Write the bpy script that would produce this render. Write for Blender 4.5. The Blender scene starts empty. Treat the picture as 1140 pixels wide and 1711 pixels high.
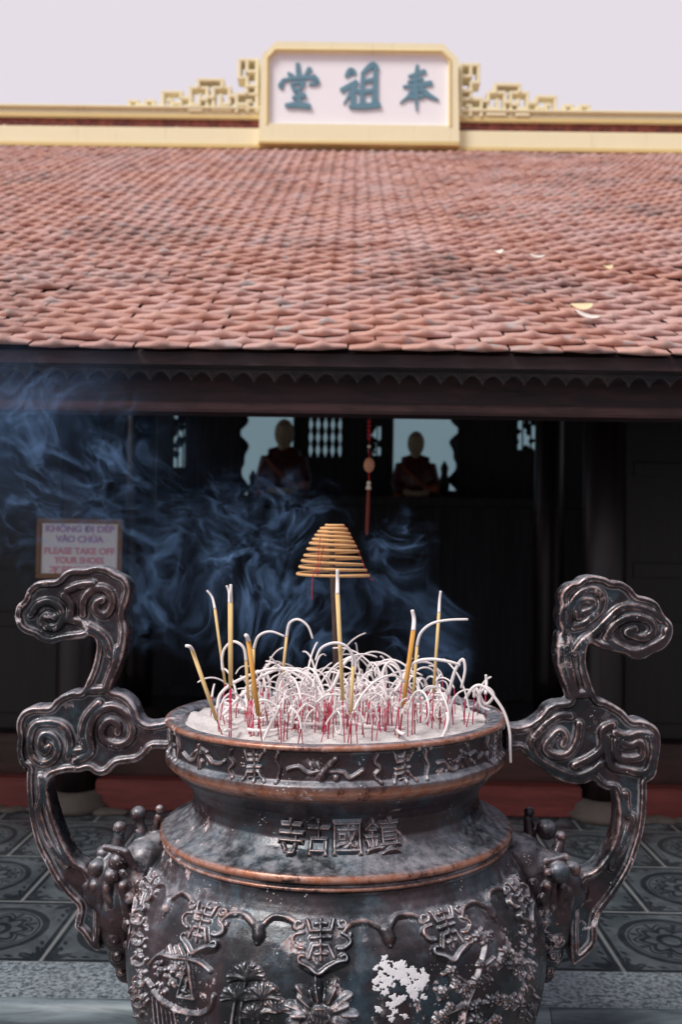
import bpy, bmesh, math, random
import numpy as np
from mathutils import Matrix, Vector
random.seed(7); RNG = np.random.default_rng(7)
S = bpy.context.scene; COL = S.collection
R = math.radians
# ------------------------------------------------------------------ camera
F, CX, CY, HZ, ZC = 1663.0, 570.0, 855.5, 910.0, 1.6      # focal length in photo pixels, centre, horizon row, eye height
pitch, yaw, roll = math.atan((HZ-CY)/F), R(0.45), R(0.85)
fw = Vector((-math.sin(yaw)*math.cos(pitch), math.cos(yaw)*math.cos(pitch), math.sin(pitch)))
rt = fw.cross(Vector((0,0,1))).normalized(); up = rt.cross(fw)
rt2 = rt*math.cos(roll)+up*math.sin(roll); up2 = up*math.cos(roll)-rt*math.sin(roll)
RM = Matrix((rt2, up2, -fw)).transposed()
cd = bpy.data.cameras.new('camera'); cam = bpy.data.objects.new('camera', cd); COL.objects.link(cam)
cam.matrix_world = Matrix.Translation((0,0,ZC)) @ RM.to_4x4()
cd.sensor_fit = 'VERTICAL'; cd.sensor_height = 36; cd.sensor_width = 24; cd.lens = F/1711*36
cd.clip_start = .05; cd.clip_end = 800
cd.dof.use_dof = True; cd.dof.focus_distance = 2.3; cd.dof.aperture_fstop = 3.2
S.camera = cam
RN = np.array(RM)
def ray(px, py):
    return RN @ np.array([(px-CX)/F, -(py-CY)/F, -1.0])
def P(px, py, Y):                       # world point on the vertical plane y = Y seen at photo pixel
    d = ray(px, py); t = Y/d[1]
    return np.array([d[0]*t, Y, ZC+d[2]*t])
def PZ(px, py, z):                      # world point on the horizontal plane z seen at photo pixel
    d = ray(px, py); t = (z-ZC)/d[2]
    return np.array([d[0]*t, d[1]*t, z])
# ------------------------------------------------------------------ light
SUN_EL, SUN_AZ = 50, -132               # overcast: a broad soft sun from the upper left
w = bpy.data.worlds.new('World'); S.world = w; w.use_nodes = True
nt = w.node_tree; nt.nodes.clear()
sky = nt.nodes.new('ShaderNodeTexSky'); sky.sky_type = 'NISHITA'; sky.sun_disc = False
sky.sun_elevation = R(SUN_EL); sky.sun_rotation = R(SUN_AZ); sky.dust_density = 6; sky.air_density = 1.5
mx = nt.nodes.new('ShaderNodeMix'); mx.data_type = 'RGBA'; mx.inputs['Factor'].default_value = .93
mx.inputs['B'].default_value = (7.95, 7.3, 7.95, 1)     # thin bright cloud veil
nt.links.new(sky.outputs[0], mx.inputs['A'])
bg = nt.nodes.new('ShaderNodeBackground'); bg.inputs[1].default_value = .105
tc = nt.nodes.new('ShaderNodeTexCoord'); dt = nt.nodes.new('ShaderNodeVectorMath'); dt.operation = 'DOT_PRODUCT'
dt.inputs[1].default_value = (-.56, .25, .79); nt.links.new(tc.outputs['Generated'], dt.inputs[0])   # added sky falloff: dims behind and right of camera to shade the urn
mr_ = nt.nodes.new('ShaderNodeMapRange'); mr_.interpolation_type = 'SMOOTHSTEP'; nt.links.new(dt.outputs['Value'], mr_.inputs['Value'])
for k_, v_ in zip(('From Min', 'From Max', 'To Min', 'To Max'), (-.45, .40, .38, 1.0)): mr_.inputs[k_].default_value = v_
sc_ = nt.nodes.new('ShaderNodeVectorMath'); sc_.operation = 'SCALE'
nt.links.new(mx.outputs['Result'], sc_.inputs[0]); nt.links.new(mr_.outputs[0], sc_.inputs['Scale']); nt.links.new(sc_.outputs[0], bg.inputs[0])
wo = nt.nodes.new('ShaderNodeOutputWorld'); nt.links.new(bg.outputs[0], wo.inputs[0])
sl = bpy.data.lights.new('sun', 'SUN'); sl.energy = 2.8; sl.angle = R(20); sl.color = (1, .95, .88)
so = bpy.data.objects.new('sun', sl); COL.objects.link(so); so.location = (-6, -4, 9)
az = R(SUN_AZ)
sd_ = Vector((math.sin(az)*math.cos(R(SUN_EL)), math.cos(az)*math.cos(R(SUN_EL)), math.sin(R(SUN_EL))))
so.rotation_euler = sd_.to_track_quat('Z', 'Y').to_euler()
S.view_settings.view_transform = 'Standard'; S.view_settings.look = 'None'
S.view_settings.exposure = 0; S.view_settings.gamma = 1
S.cycles.volume_step_rate = 1; S.cycles.volume_max_steps = 128; S.cycles.max_bounces = 8
# ------------------------------------------------------------------ object helpers
def tag(o, label=None, cat=None, group=None, kind=None):
    if label: o['label'] = label
    if cat: o['category'] = cat
    if group: o['group'] = group
    if kind: o['kind'] = kind
    return o
ROOT = {}
def thing(name, loc, label, cat, group=None):
    o = bpy.data.objects.new(name, None); COL.objects.link(o); o.location = loc; o.empty_display_size = .1
    ROOT[o.name] = np.array(loc, float)
    return tag(o, label, cat, group)
def root_loc(p):
    while p.parent: p = p.parent
    return ROOT.get(p.name, np.zeros(3))
def mesh(name, v, f, mat, parent=None, smooth=False, attr=None):
    """one mesh object; v are world coordinates"""
    v = np.asarray(v, float)
    if parent is not None: v = v - root_loc(parent)
    m = bpy.data.meshes.new(name)
    if isinstance(f, np.ndarray):
        n = len(f); k = f.shape[1]
        m.vertices.add(len(v)); m.vertices.foreach_set('co', v.astype(np.float32).ravel())
        m.loops.add(n*k); m.loops.foreach_set('vertex_index', f.astype(np.int32).ravel())
        m.polygons.add(n); m.polygons.foreach_set('loop_start', np.arange(0, n*k, k, dtype=np.int32))
        m.polygons.foreach_set('loop_total', np.full(n, k, np.int32)); m.update(calc_edges=True); m.validate()
    else:
        m.from_pydata([tuple(x) for x in v], [], [tuple(x) for x in f]); m.update()
    if attr is not None:
        a = m.attributes.new('rnd', 'FLOAT', 'POINT'); a.data.foreach_set('value', np.asarray(attr, np.float32))
    if smooth: m.polygons.foreach_set('use_smooth', np.ones(len(m.polygons), bool))
    if mat: m.materials.append(mat)
    o = bpy.data.objects.new(name, m); COL.objects.link(o)
    if parent is not None: o.parent = parent
    else: ROOT[o.name] = np.zeros(3)
    return o
class MB:
    def __init__(s): s.v = []; s.f = []
    def add(s, v, f):
        b = len(s.v); s.v += [tuple(map(float, x)) for x in v]; s.f += [tuple(int(i)+b for i in q) for q in f]
    def box(s, x0, x1, y0, y1, z0, z1, c=0.0):
        if c <= 0:
            v = [(x, y, z) for z in (z0, z1) for y in (y0, y1) for x in (x0, x1)]
            s.add(v, [(0,2,3,1), (4,5,7,6), (0,1,5,4), (2,6,7,3), (0,4,6,2), (1,3,7,5)])
        else:                                                # box with chamfered edges
            bm = bmesh.new(); bmesh.ops.create_cube(bm, size=1)
            for q in bm.verts:
                q.co = ((x0+x1)/2+q.co.x*(x1-x0), (y0+y1)/2+q.co.y*(y1-y0), (z0+z1)/2+q.co.z*(z1-z0))
            bmesh.ops.bevel(bm, geom=bm.edges[:], offset=c, segments=2, affect='EDGES')
            s.bm(bm)
    def bm(s, bm):
        bm.verts.index_update(); s.add([q.co for q in bm.verts], [[x.index for x in p.verts] for p in bm.faces]); bm.free()
    def poly(s, pts, d):                                      # prism: polygon pts swept by d
        n = len(pts); pts = [np.array(p, float) for p in pts]; d = np.array(d, float)
        s.add(pts+[p+d for p in pts], [list(range(n))[::-1], list(range(n, 2*n))]+[(i, (i+1) % n, n+(i+1) % n, n+i) for i in range(n)])
    def tube(s, pts, r, n=6, caps=True):
        pts = np.asarray(pts, float); k = len(pts)
        r = np.full(k, r) if np.isscalar(r) else np.asarray(r, float)
        t = np.gradient(pts, axis=0); t /= np.linalg.norm(t, axis=1)[:, None]+1e-12
        a = np.array([0, 0, 1.]) if abs(t[0][2]) < .9 else np.array([1., 0, 0])
        u = np.cross(t[0], a); u /= np.linalg.norm(u); V = []
        for i in range(k):
            u = u-t[i]*np.dot(u, t[i]); u /= np.linalg.norm(u)+1e-12; q = np.cross(t[i], u)
            for j in range(n):
                c = 2*math.pi*j/n; V.append(pts[i]+r[i]*(math.cos(c)*u+math.sin(c)*q))
        Fc = [(i*n+j, i*n+(j+1) % n, (i+1)*n+(j+1) % n, (i+1)*n+j) for i in range(k-1) for j in range(n)]
        if caps: Fc += [tuple(range(n))[::-1], tuple(range((k-1)*n, k*n))]
        s.add(V, Fc)
    def lathe(s, c, prof, n=24):                              # prof: (r, z) list about a vertical axis through c
        V = [(c[0]+r*math.cos(2*math.pi*j/n), c[1]+r*math.sin(2*math.pi*j/n), c[2]+z) for r, z in prof for j in range(n)]
        k = len(prof)
        s.add(V, [(i*n+j, i*n+(j+1) % n, (i+1)*n+(j+1) % n, (i+1)*n+j) for i in range(k-1) for j in range(n)]+[tuple(range(n))[::-1], tuple(range((k-1)*n, k*n))])
    def ball(s, c, r, sc=(1, 1, 1), sub=2):
        bm = bmesh.new(); bmesh.ops.create_icosphere(bm, subdivisions=sub, radius=1)
        for q in bm.verts: q.co = (c[0]+q.co.x*r*sc[0], c[1]+q.co.y*r*sc[1], c[2]+q.co.z*r*sc[2])
        s.bm(bm)
    def build(s, name, mat, parent=None, smooth=False): return mesh(name, s.v, s.f, mat, parent, smooth)
def spline(pts, n=8, closed=False):                           # Catmull-Rom
    p = np.asarray(pts, float); k = len(p); out = []
    for i in range(k if closed else k-1):
        if closed: a, b, c, d = p[(i-1) % k], p[i], p[(i+1) % k], p[(i+2) % k]
        else: a, b, c, d = p[max(i-1, 0)], p[i], p[i+1], p[min(i+2, k-1)]
        for j in range(n):
            t = j/n
            out.append(.5*(2*b+(c-a)*t+(2*a-5*b+4*c-d)*t*t+(3*b-a-3*c+d)*t**3))
    if not closed: out.append(p[-1])
    return np.array(out)
def dpoly(X, Z, pts):                                         # distance from grid points to an open polyline
    pts = np.asarray(pts, float); D = np.full(X.shape, 1e9)
    if len(pts) == 1: return np.hypot(X-pts[0][0], Z-pts[0][1])
    for a, b in zip(pts[:-1], pts[1:]):
        e = b-a; L = e@e+1e-18
        t = np.clip(((X-a[0])*e[0]+(Z-a[1])*e[1])/L, 0, 1)
        D = np.minimum(D, np.hypot(X-a[0]-t*e[0], Z-a[1]-t*e[1]))
    return D
def inside(X, Z, pts):
    c = np.zeros(X.shape, bool); n = len(pts)
    for i in range(n):
        x0, z0 = pts[i]; x1, z1 = pts[(i+1) % n]
        if z0 == z1: continue
        k = ((z0 > Z) != (z1 > Z)) & (X < (x1-x0)*(Z-z0)/(z1-z0)+x0)
        c ^= k
    return c
def sstep(x, a, b):
    t = np.clip((x-a)/(b-a), 0, 1); return t*t*(3-2*t)
def remesh(bld, name, mat, parent, vox, smooth_it=4):
    o = bld.build('tmp', mat); md = o.modifiers.new('r', 'REMESH'); md.mode = 'VOXEL'; md.voxel_size = vox; md.use_smooth_shade = True
    ms = o.modifiers.new('s', 'SMOOTH'); ms.factor = .5; ms.iterations = smooth_it
    dg = bpy.context.evaluated_depsgraph_get(); e = o.evaluated_get(dg); m = bpy.data.meshes.new_from_object(e)
    n = len(m.vertices); co = np.zeros(n*3, np.float32); m.vertices.foreach_get('co', co)
    co = co.reshape(-1, 3)-root_loc(parent).astype(np.float32); m.vertices.foreach_set('co', co.ravel())
    m.polygons.foreach_set('use_smooth', np.ones(len(m.polygons), bool)); m.name = name
    bpy.data.objects.remove(o); ob = bpy.data.objects.new(name, m); COL.objects.link(ob); ob.parent = parent
    if not m.materials: m.materials.append(mat)
    return ob
# ------------------------------------------------------------------ materials
class NT:
    """tiny node-building helper"""
    def __init__(s, name):
        s.m = bpy.data.materials.new(name); s.m.use_nodes = True; s.t = s.m.node_tree; s.n = s.t.nodes; s.n.clear()
        s.out = s.n.new('ShaderNodeOutputMaterial')
    def put(s, sock, v):
        if isinstance(v, bpy.types.NodeSocket): s.t.links.new(v, sock)
        elif v is not None: sock.default_value = v
    def math(s, op, a, b=None, c=None, clamp=False):
        n = s.n.new('ShaderNodeMath'); n.operation = op; n.use_clamp = clamp
        for i, v in enumerate((a, b, c)):
            if v is not None: s.put(n.inputs[i], v)
        return n.outputs[0]
    def vmath(s, op, a, b=None, scale=None):
        n = s.n.new('ShaderNodeVectorMath'); n.operation = op; s.put(n.inputs[0], a)
        if b is not None: s.put(n.inputs[1], b)
        if scale is not None: s.put(n.inputs['Scale'], scale)
        return n.outputs[0]
    def obj(s): return s.n.new('ShaderNodeTexCoord').outputs['Object']
    def geo(s, k): return s.n.new('ShaderNodeNewGeometry').outputs[k]
    def noise(s, vec, scale, detail=4, rough=.55, dist=0, out='Fac'):
        n = s.n.new('ShaderNodeTexNoise'); s.put(n.inputs['Vector'], vec); n.inputs['Scale'].default_value = scale
        n.inputs['Detail'].default_value = detail; n.inputs['Roughness'].default_value = rough; n.inputs['Distortion'].default_value = dist
        return n.outputs[out]
    def vor(s, vec, scale, feat='F1', out='Distance'):
        n = s.n.new('ShaderNodeTexVoronoi'); n.feature = feat; s.put(n.inputs['Vector'], vec); n.inputs['Scale'].default_value = scale
        return n.outputs[out]
    def ramp(s, f, a, b, lo=0., hi=1.):                        # smooth map range
        n = s.n.new('ShaderNodeMapRange'); n.interpolation_type = 'SMOOTHSTEP'; s.put(n.inputs['Value'], f)
        for k, v in zip(('From Min', 'From Max', 'To Min', 'To Max'), (a, b, lo, hi)): n.inputs[k].default_value = v
        return n.outputs['Result']
    def mix(s, f, a, b):
        n = s.n.new('ShaderNodeMix'); n.data_type = 'RGBA'; s.put(n.inputs['Factor'], f)
        for k, v in (('A', a), ('B', b)):
            s.put(n.inputs[k], v if isinstance(v, bpy.types.NodeSocket) else (*v, 1))
        return n.outputs['Result']
    def xyz(s, v):
        n = s.n.new('ShaderNodeSeparateXYZ'); s.put(n.inputs[0], v); return n.outputs
    def comb(s, x=0., y=0., z=0.):
        n = s.n.new('ShaderNodeCombineXYZ')
        for i, v in enumerate((x, y, z)): s.put(n.inputs[i], v)
        return n.outputs[0]
    def bump(s, h, dist=.002, strength=1.):
        n = s.n.new('ShaderNodeBump'); s.put(n.inputs['Height'], h); n.inputs['Distance'].default_value = dist; n.inputs['Strength'].default_value = strength
        return n.outputs[0]
    def bsdf(s, col, rough=.6, metal=0., normal=None, spec=.5, **kw):
        n = s.n.new('ShaderNodeBsdfPrincipled')
        s.put(n.inputs['Base Color'], col if isinstance(col, bpy.types.NodeSocket) else (*col, 1))
        s.put(n.inputs['Roughness'], rough); s.put(n.inputs['Metallic'], metal); s.put(n.inputs['Specular IOR Level'], spec)
        if normal is not None: s.put(n.inputs['Normal'], normal)
        for k, v in kw.items(): s.put(n.inputs[k.replace('_', ' ')], v)
        s.t.links.new(n.outputs[0], s.out.inputs['Surface']); return s.m
def simple(name, col, rough=.6, var=.25, scale=30, metal=0., bump=.0006, spec=.5):
    t = NT(name); o = t.obj(); n = t.noise(o, scale, 5)
    c = t.mix(n, tuple(x*(1-var) for x in col), tuple(min(1, x*(1+var)) for x in col))
    return t.bsdf(c, t.ramp(n, .2, .8, max(rough-.1, 0), min(rough+.1, 1)), metal, t.bump(n, bump), spec)
def bronze():
    t = NT('worn_bronze'); o = t.obj()
    n1 = t.noise(o, 3.2, 6, .62, .6); n2 = t.noise(o, 9, 8, .66, .4); n3 = t.noise(o, 34, 6, .7); n4 = t.noise(o, 140, 3, .6)
    nz = t.xyz(t.geo('Normal'))[2]; pt = t.geo('Pointiness')
    c = t.mix(t.ramp(n1, .38, .62), (.008, .011, .015), (.050, .026, .031))             # black patina to plum brown
    c = t.mix(t.ramp(t.math('ADD', t.math('MULTIPLY', n2, .8), t.math('MULTIPLY', n3, .2)), .47, .62, 0, .8), c, (.030, .060, .082))   # blue grey bloom
    edge = t.ramp(t.math('ADD', pt, t.math('MULTIPLY', t.math('SUBTRACT', n3, .5), .07)), .512, .55)
    worn = t.math('MULTIPLY', edge, t.ramp(n2, .42, .58))
    c = t.mix(t.math('MULTIPLY', worn, .85), c, (.42, .15, .075))                        # rubbed copper edges
    wa = t.n.new('ShaderNodeAttribute'); wa.attribute_name = 'rnd'
    cop = t.math('MULTIPLY', wa.outputs['Fac'], t.ramp(t.math('ADD', t.math('MULTIPLY', n2, .6), t.math('MULTIPLY', n3, .4)), .37, .49))
    c = t.mix(t.math('MULTIPLY', cop, .92), c, t.mix(t.ramp(n3, .35, .65), (.46, .15, .06), (.50, .27, .21)))
    # settled incense ash: a thin bloom on what faces up, with a broken crisp edge where it has been washed off
    jit = t.math('ADD', t.math('MULTIPLY', t.math('SUBTRACT', n1, .5), 2.0), t.math('ADD', t.math('MULTIPLY', t.math('SUBTRACT', n2, .5), .9), t.math('MULTIPLY', t.math('SUBTRACT', n3, .5), .5)))
    nzj = t.math('ADD', nz, jit)
    dust = t.math('ADD', t.ramp(nzj, .15, 1.1, 0, .22), t.math('MULTIPLY', t.ramp(nzj, .55, .75), t.ramp(n3, .32, .62, .0, .22)), clamp=True)
    dust = t.math('MULTIPLY', dust, t.math('SUBTRACT', 1, t.math('MULTIPLY', cop, .8)))
    c = t.mix(dust, c, t.mix(t.ramp(n3, .35, .65), (.38, .47, .57), (.58, .59, .65)))
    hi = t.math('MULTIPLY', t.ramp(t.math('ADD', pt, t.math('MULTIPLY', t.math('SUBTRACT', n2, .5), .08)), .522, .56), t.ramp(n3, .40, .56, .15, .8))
    c = t.mix(hi, c, (.50, .55, .62))  # pale highlight painted into the colour along raised edges
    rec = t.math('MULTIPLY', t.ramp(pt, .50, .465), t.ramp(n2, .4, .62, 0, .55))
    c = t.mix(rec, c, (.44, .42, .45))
    # flaked patches with pink and white rims, and fine white flecks
    fl = t.math('MULTIPLY', t.ramp(t.noise(o, 17, 9, .72, .3), .575, .602), t.ramp(t.noise(o, 4.5, 3, .5), .48, .60))
    c = t.mix(t.math('MULTIPLY', fl, .9), c, t.mix(t.ramp(n4, .4, .6), (.50, .30, .28), (.66, .68, .74)))
    sp = t.math('MULTIPLY', t.ramp(t.vor(o, 120), .24, .14), t.ramp(t.noise(o, 22, 4, .6), .57, .68))
    c = t.mix(t.math('MULTIPLY', sp, .9), c, (.74, .74, .78))
    mat = t.math('MAXIMUM', t.math('MAXIMUM', dust, fl), sp)
    rough = t.math('ADD', t.ramp(n3, .3, .7, .20, .42), t.math('MULTIPLY', mat, .4), clamp=True)
    b = t.math('ADD', t.math('MULTIPLY', n3, .6), t.math('ADD', t.math('MULTIPLY', n4, .25), t.math('MULTIPLY', fl, .5)))
    return t.bsdf(c, rough, t.math('MULTIPLY', t.math('SUBTRACT', 1, mat, clamp=True), .45), t.bump(b, .0022, .8), .75)
M = {}
M['bronze'] = bronze()
def roof_tile():
    t = NT('clay_roof_tile'); o = t.obj()
    a = t.n.new('ShaderNodeAttribute'); a.attribute_name = 'rnd'; r = a.outputs['Fac']
    n = t.noise(o, 2.0, 5, .6); f = t.noise(o, 28, 6, .65)
    c = t.mix(r, (.34, .145, .11), (.56, .315, .255))
    c = t.mix(t.ramp(n, .40, .68, 0, .6), c, (.55, .40, .395))
    li = t.math('MULTIPLY', t.ramp(t.noise(o, 7, 8, .7), .54, .66), t.ramp(t.noise(o, .55, 3, .5), .38, .58))
    c = t.mix(t.math('MULTIPLY', li, .85), c, t.mix(f, (.16, .16, .17), (.52, .52, .52)))
    c = t.mix(t.ramp(f, .55, .72, 0, .6), c, (.17, .075, .06))
    c = t.mix(t.math('MULTIPLY', t.ramp(t.noise(o, 1.1, 4, .6), .5, .68), t.ramp(f, .35, .6, .2, .8)), c, (.20, .13, .125))
    return t.bsdf(c, .58, 0, t.bump(f, .003), .5)
M['tile'] = roof_tile()
def plaster():
    t = NT('yellow_painted_plaster'); o = t.obj(); x = t.xyz(o)
    st = t.noise(t.comb(t.math('MULTIPLY', x[0], 9), x[1], t.math('MULTIPLY', x[2], .8)), 1.6, 6, .65); n = t.noise(o, 5, 5, .6)
    c = t.mix(n, (.85, .76, .50), (.90, .83, .58)); c = t.mix(t.ramp(st, .56, .74, 0, .35), c, (.50, .43, .30))
    return t.bsdf(c, .7, 0, t.bump(n, .002))
M['yellow'] = plaster()
M['yellow_d'] = simple('ochre_moulding_paint', (.74, .57, .25), .7, .08, 8, 0, .001)
M['board'] = simple('white_board_paint', (.90, .88, .93), .6, .03, 5, 0, .0004)
M['slate'] = simple('slate_blue_paint', (.12, .25, .33), .6, .12, 12, 0, .001)
def redband():
    t = NT('red_glazed_band'); o = t.obj(); n = t.noise(o, 14, 6, .65)
    return t.bsdf(t.mix(t.ramp(n, .35, .65), (.15, .035, .03), (.36, .10, .06)), .35, 0, t.bump(n, .01))
M['red_band'] = redband()
M['porcelain'] = simple('white_porcelain', (.85, .85, .9), .15, .03, 10)
def wood(name, a, b, rough=.5):
    t = NT(name); o = t.obj(); x = t.xyz(o)
    v = t.comb(t.math('MULTIPLY', x[0], 1.2), t.math('MULTIPLY', x[1], 9), t.math('MULTIPLY', x[2], 9))
    n = t.noise(v, 3, 7, .62, .8); g = t.noise(o, 2.2, 4)
    return t.bsdf(t.mix(t.ramp(t.math('ADD', t.math('MULTIPLY', n, .6), t.math('MULTIPLY', g, .4)), .35, .65), a, b), rough, 0, t.bump(n, .002))
def woodv(name, a, b, rough=.45):
    t = NT(name); o = t.obj(); x = t.xyz(o)
    v = t.comb(t.math('MULTIPLY', x[0], 14), t.math('MULTIPLY', x[1], 14), t.math('MULTIPLY', x[2], .9))
    n = t.noise(v, 2, 6, .62, .5)
    return t.bsdf(t.mix(t.ramp(n, .35, .65), a, b), rough, 0, t.bump(n, .002))
M['beam'] = wood('dark_beam_wood', (.018, .012, .016), (.066, .030, .032), .6)
M['moulding'] = wood('red_brown_beam_edge', (.05, .024, .024), (.14, .064, .062), .6)
M['valance'] = wood('weathered_valance_wood', (.014, .014, .018), (.060, .045, .048), .7)
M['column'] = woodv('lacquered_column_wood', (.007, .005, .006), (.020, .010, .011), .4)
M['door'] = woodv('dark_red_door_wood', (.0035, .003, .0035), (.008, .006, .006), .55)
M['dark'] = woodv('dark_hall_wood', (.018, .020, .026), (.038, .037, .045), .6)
M['threshold'] = wood('red_painted_threshold', (.105, .020, .018), (.19, .040, .034), .5)
M['threshold_d'] = wood('brown_threshold_wood', (.035, .014, .012), (.08, .032, .026), .5)
M['stone_base'] = simple('worn_base_stone', (.075, .062, .054), .8, .5, 14, 0, .006)
def granite():
    t = NT('speckled_granite'); o = t.obj(); n = t.noise(o, 60, 4, .7); v = t.vor(o, 170); g = t.noise(o, 3, 4)
    c = t.mix(t.ramp(n, .35, .62), (.04, .06, .075), (.29, .34, .38)); c = t.mix(t.ramp(v, .28, .12, 0, .7), c, (.05, .06, .075))
    c = t.mix(t.ramp(g, .35, .7, 0, .4), c, (.14, .16, .18))
    return t.bsdf(c, .55, 0, t.bump(n, .0015))
M['granite'] = granite()
M['nosing'] = wood('grey_blue_step_stone', (.060, .085, .10), (.20, .255, .285), .5)
M['ground'] = simple('courtyard_paving', (.17, .17, .17), .7, .3, 6, 0, .002)
TX0, TY0, TW, TD = .970-.503*4, 3.464, .503, .57
def floor_tile():
    t = NT('patterned_cement_tile'); x = t.xyz(t.obj())
    yy = t.math('DIVIDE', t.math('SUBTRACT', x[1], TY0), TD); row = t.math('FLOOR', yy)
    par = t.math('MODULO', t.math('ABSOLUTE', row), 2.)
    xx = t.math('ADD', t.math('DIVIDE', t.math('SUBTRACT', x[0], TX0), TW), t.math('MULTIPLY', par, .5))
    u = t.math('SUBTRACT', t.math('MULTIPLY', t.math('FRACT', xx), 2), 1); v = t.math('SUBTRACT', t.math('MULTIPLY', t.math('FRACT', yy), 2), 1)
    r = t.math('SQRT', t.math('ADD', t.math('POWER', t.math('ABSOLUTE', u), 2), t.math('POWER', t.math('ABSOLUTE', v), 2)))
    th = t.math('ARCTAN2', v, u)
    def band(q, a, b, s=.012):
        return t.math('MULTIPLY', t.ramp(q, a-s, a+s), t.ramp(q, b+s, b-s))
    mxuv = t.math('MAXIMUM', t.math('ABSOLUTE', u), t.math('ABSOLUTE', v))
    ring = t.math('MAXIMUM', band(r, .655, .76), band(r, .60, .625, .006))
    # rosette: petals and a small ring inside the circle
    pet = t.math('MULTIPLY', t.math('ADD', t.math('COSINE', t.math('MULTIPLY', th, 8)), 1), .5)
    rr = t.math('SUBTRACT', r, t.math('MULTIPLY', pet, .12))
    ros = t.math('MAXIMUM', band(rr, .27, .36), band(rr, .40, .44, .008))
    ros = t.math('MAXIMUM', ros, band(r, .13, .22)); spoke = t.math('MULTIPLY', t.ramp(pet, .12, .04), band(r, .24, .58))
    ros = t.math('MAXIMUM', ros, t.math('MULTIPLY', spoke, .8))
    # corner leaf sprays
    cu = t.math('SUBTRACT', 1, t.math('ABSOLUTE', u)); cv = t.math('SUBTRACT', 1, t.math('ABSOLUTE', v))
    cr = t.math('SQRT', t.math('ADD', t.math('MULTIPLY', cu, cu), t.math('MULTIPLY', cv, cv))); ca = t.math('ARCTAN2', cv, cu)
    lobe = t.math('ADD', .36, t.math('MULTIPLY', t.math('COSINE', t.math('MULTIPLY', ca, 10)), .10))
    leaf = t.math('MULTIPLY', t.ramp(t.math('SUBTRACT', cr, lobe), .015, -.015), t.ramp(cr, .10, .14))
    vein = t.math('MULTIPLY', t.math('LESS_THAN', t.math('ABSOLUTE', t.math('SINE', t.math('MULTIPLY', ca, 10))), .16), .7)
    leaf = t.math('MULTIPLY', leaf, t.math('SUBTRACT', 1, vein))
    side = t.math('MULTIPLY', band(mxuv, .80, .865), t.ramp(t.math('SINE', t.math('MULTIPLY', t.math('ADD', t.math('MULTIPLY', u, 1.), v), 34)), -.3, .2))
    side = t.math('MULTIPLY', side, t.ramp(cr, .85, .6))
    dk = t.math('MAXIMUM', t.math('MAXIMUM', ring, ros), t.math('MAXIMUM', leaf, side))
    dk = t.math('MAXIMUM', dk, band(mxuv, .90, .965, .008))
    o = t.obj(); n = t.noise(o, 5, 6, .65); f = t.noise(o, 60, 4, .7)
    base = t.mix(t.ramp(n, .3, .7), (.040, .053, .064), (.105, .127, .145))
    base = t.mix(t.ramp(f, .45, .7, 0, .35), base, (.09, .10, .11))
    c = t.mix(t.math('MULTIPLY', dk, t.ramp(n, .2, .8, .95, .72)), base, (.010, .014, .018))
    gr = t.math('MAXIMUM', t.ramp(t.math('ABSOLUTE', u), .972, .982), t.ramp(t.math('ABSOLUTE', v), .975, .984))
    c = t.mix(gr, c, (.185, .20, .21))
    h = t.math('ADD', t.math('MULTIPLY', dk, -.6), t.math('MULTIPLY', f, .25))
    return t.bsdf(c, t.ramp(n, .3, .7, .28, .5), 0, t.bump(h, .0015), .5)
M['floor_tile'] = floor_tile()
M['ash'] = simple('incense_ash', (.60, .575, .57), .95, .22, 55, 0, .006, .1)
M['ash_curl'] = simple('white_stick_ash', (.86, .81, .815), .9, .05, 60, 0, .0006, .1)
M['red_stick'] = simple('magenta_dyed_bamboo', (.50, .018, .075), .6, .3, 40)
M['dred_stick'] = simple('dark_red_dyed_bamboo', (.30, .010, .022), .6, .3, 40)
M['paste'] = simple('yellow_incense_paste', (.78, .56, .26), .85, .10, 70)
M['paste_o'] = simple('orange_incense_paste', (.66, .33, .075), .85, .12, 70)
M['coil'] = simple('tan_coil_paste', (.66, .38, .17), .8, .14, 60)
M['thread'] = simple('red_thread', (.50, .02, .03), .8, .2, 50)
M['tassel'] = simple('dull_red_silk', (.26, .05, .035), .8, .3, 40)
M['flake'] = simple('flaking_white_paint', (.66, .66, .70), .85, .12, 90, 0, .001)
M['rod'] = simple('rusty_iron', (.085, .055, .048), .75, .5, 40, .3, .001)
def lit(name, col, st):
    t = NT(name); n = t.noise(t.obj(), 1.3, 3); c = t.mix(n, tuple(x*.8 for x in col), col)
    e = t.n.new('ShaderNodeEmission'); t.put(e.inputs[0], c); e.inputs[1].default_value = st
    t.t.links.new(e.outputs[0], t.out.inputs[0]); return t.m
M['lit_pane'] = lit('daylit_frosted_pane', (.33, .48, .56), .5)
M['skin'] = simple('gilded_statue_skin', (.50, .40, .27), .4, .2, 20)
M['robe'] = simple('dark_lacquer_robe', (.095, .026, .03), .3, .4, 9)
M['sash'] = simple('orange_robe_trim', (.34, .10, .035), .4, .2, 12)
M['sign_panel'] = simple('notice_panel', (.86, .87, .90), .3, .04, 4, 0, .0002)
M['sign_frame'] = simple('gilt_brown_frame', (.24, .12, .045), .5, .3, 20)
M['sign_red'] = simple('pink_red_sign_paint', (.78, .36, .44), .5, .08, 10)
M['sign_violet'] = simple('violet_sign_paint', (.55, .36, .62), .5, .08, 10)
M['bead'] = simple('amber_ornament', (.55, .25, .13), .35, .25, 40)
M['pale_bead'] = simple('cream_bead', (.75, .66, .50), .4, .1, 40)
M['leaf_w'] = simple('bleached_leaf', (.78, .72, .66), .7, .12, 20)
M['leaf_y'] = simple('yellowed_leaf', (.76, .62, .38), .7, .15, 20)
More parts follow.
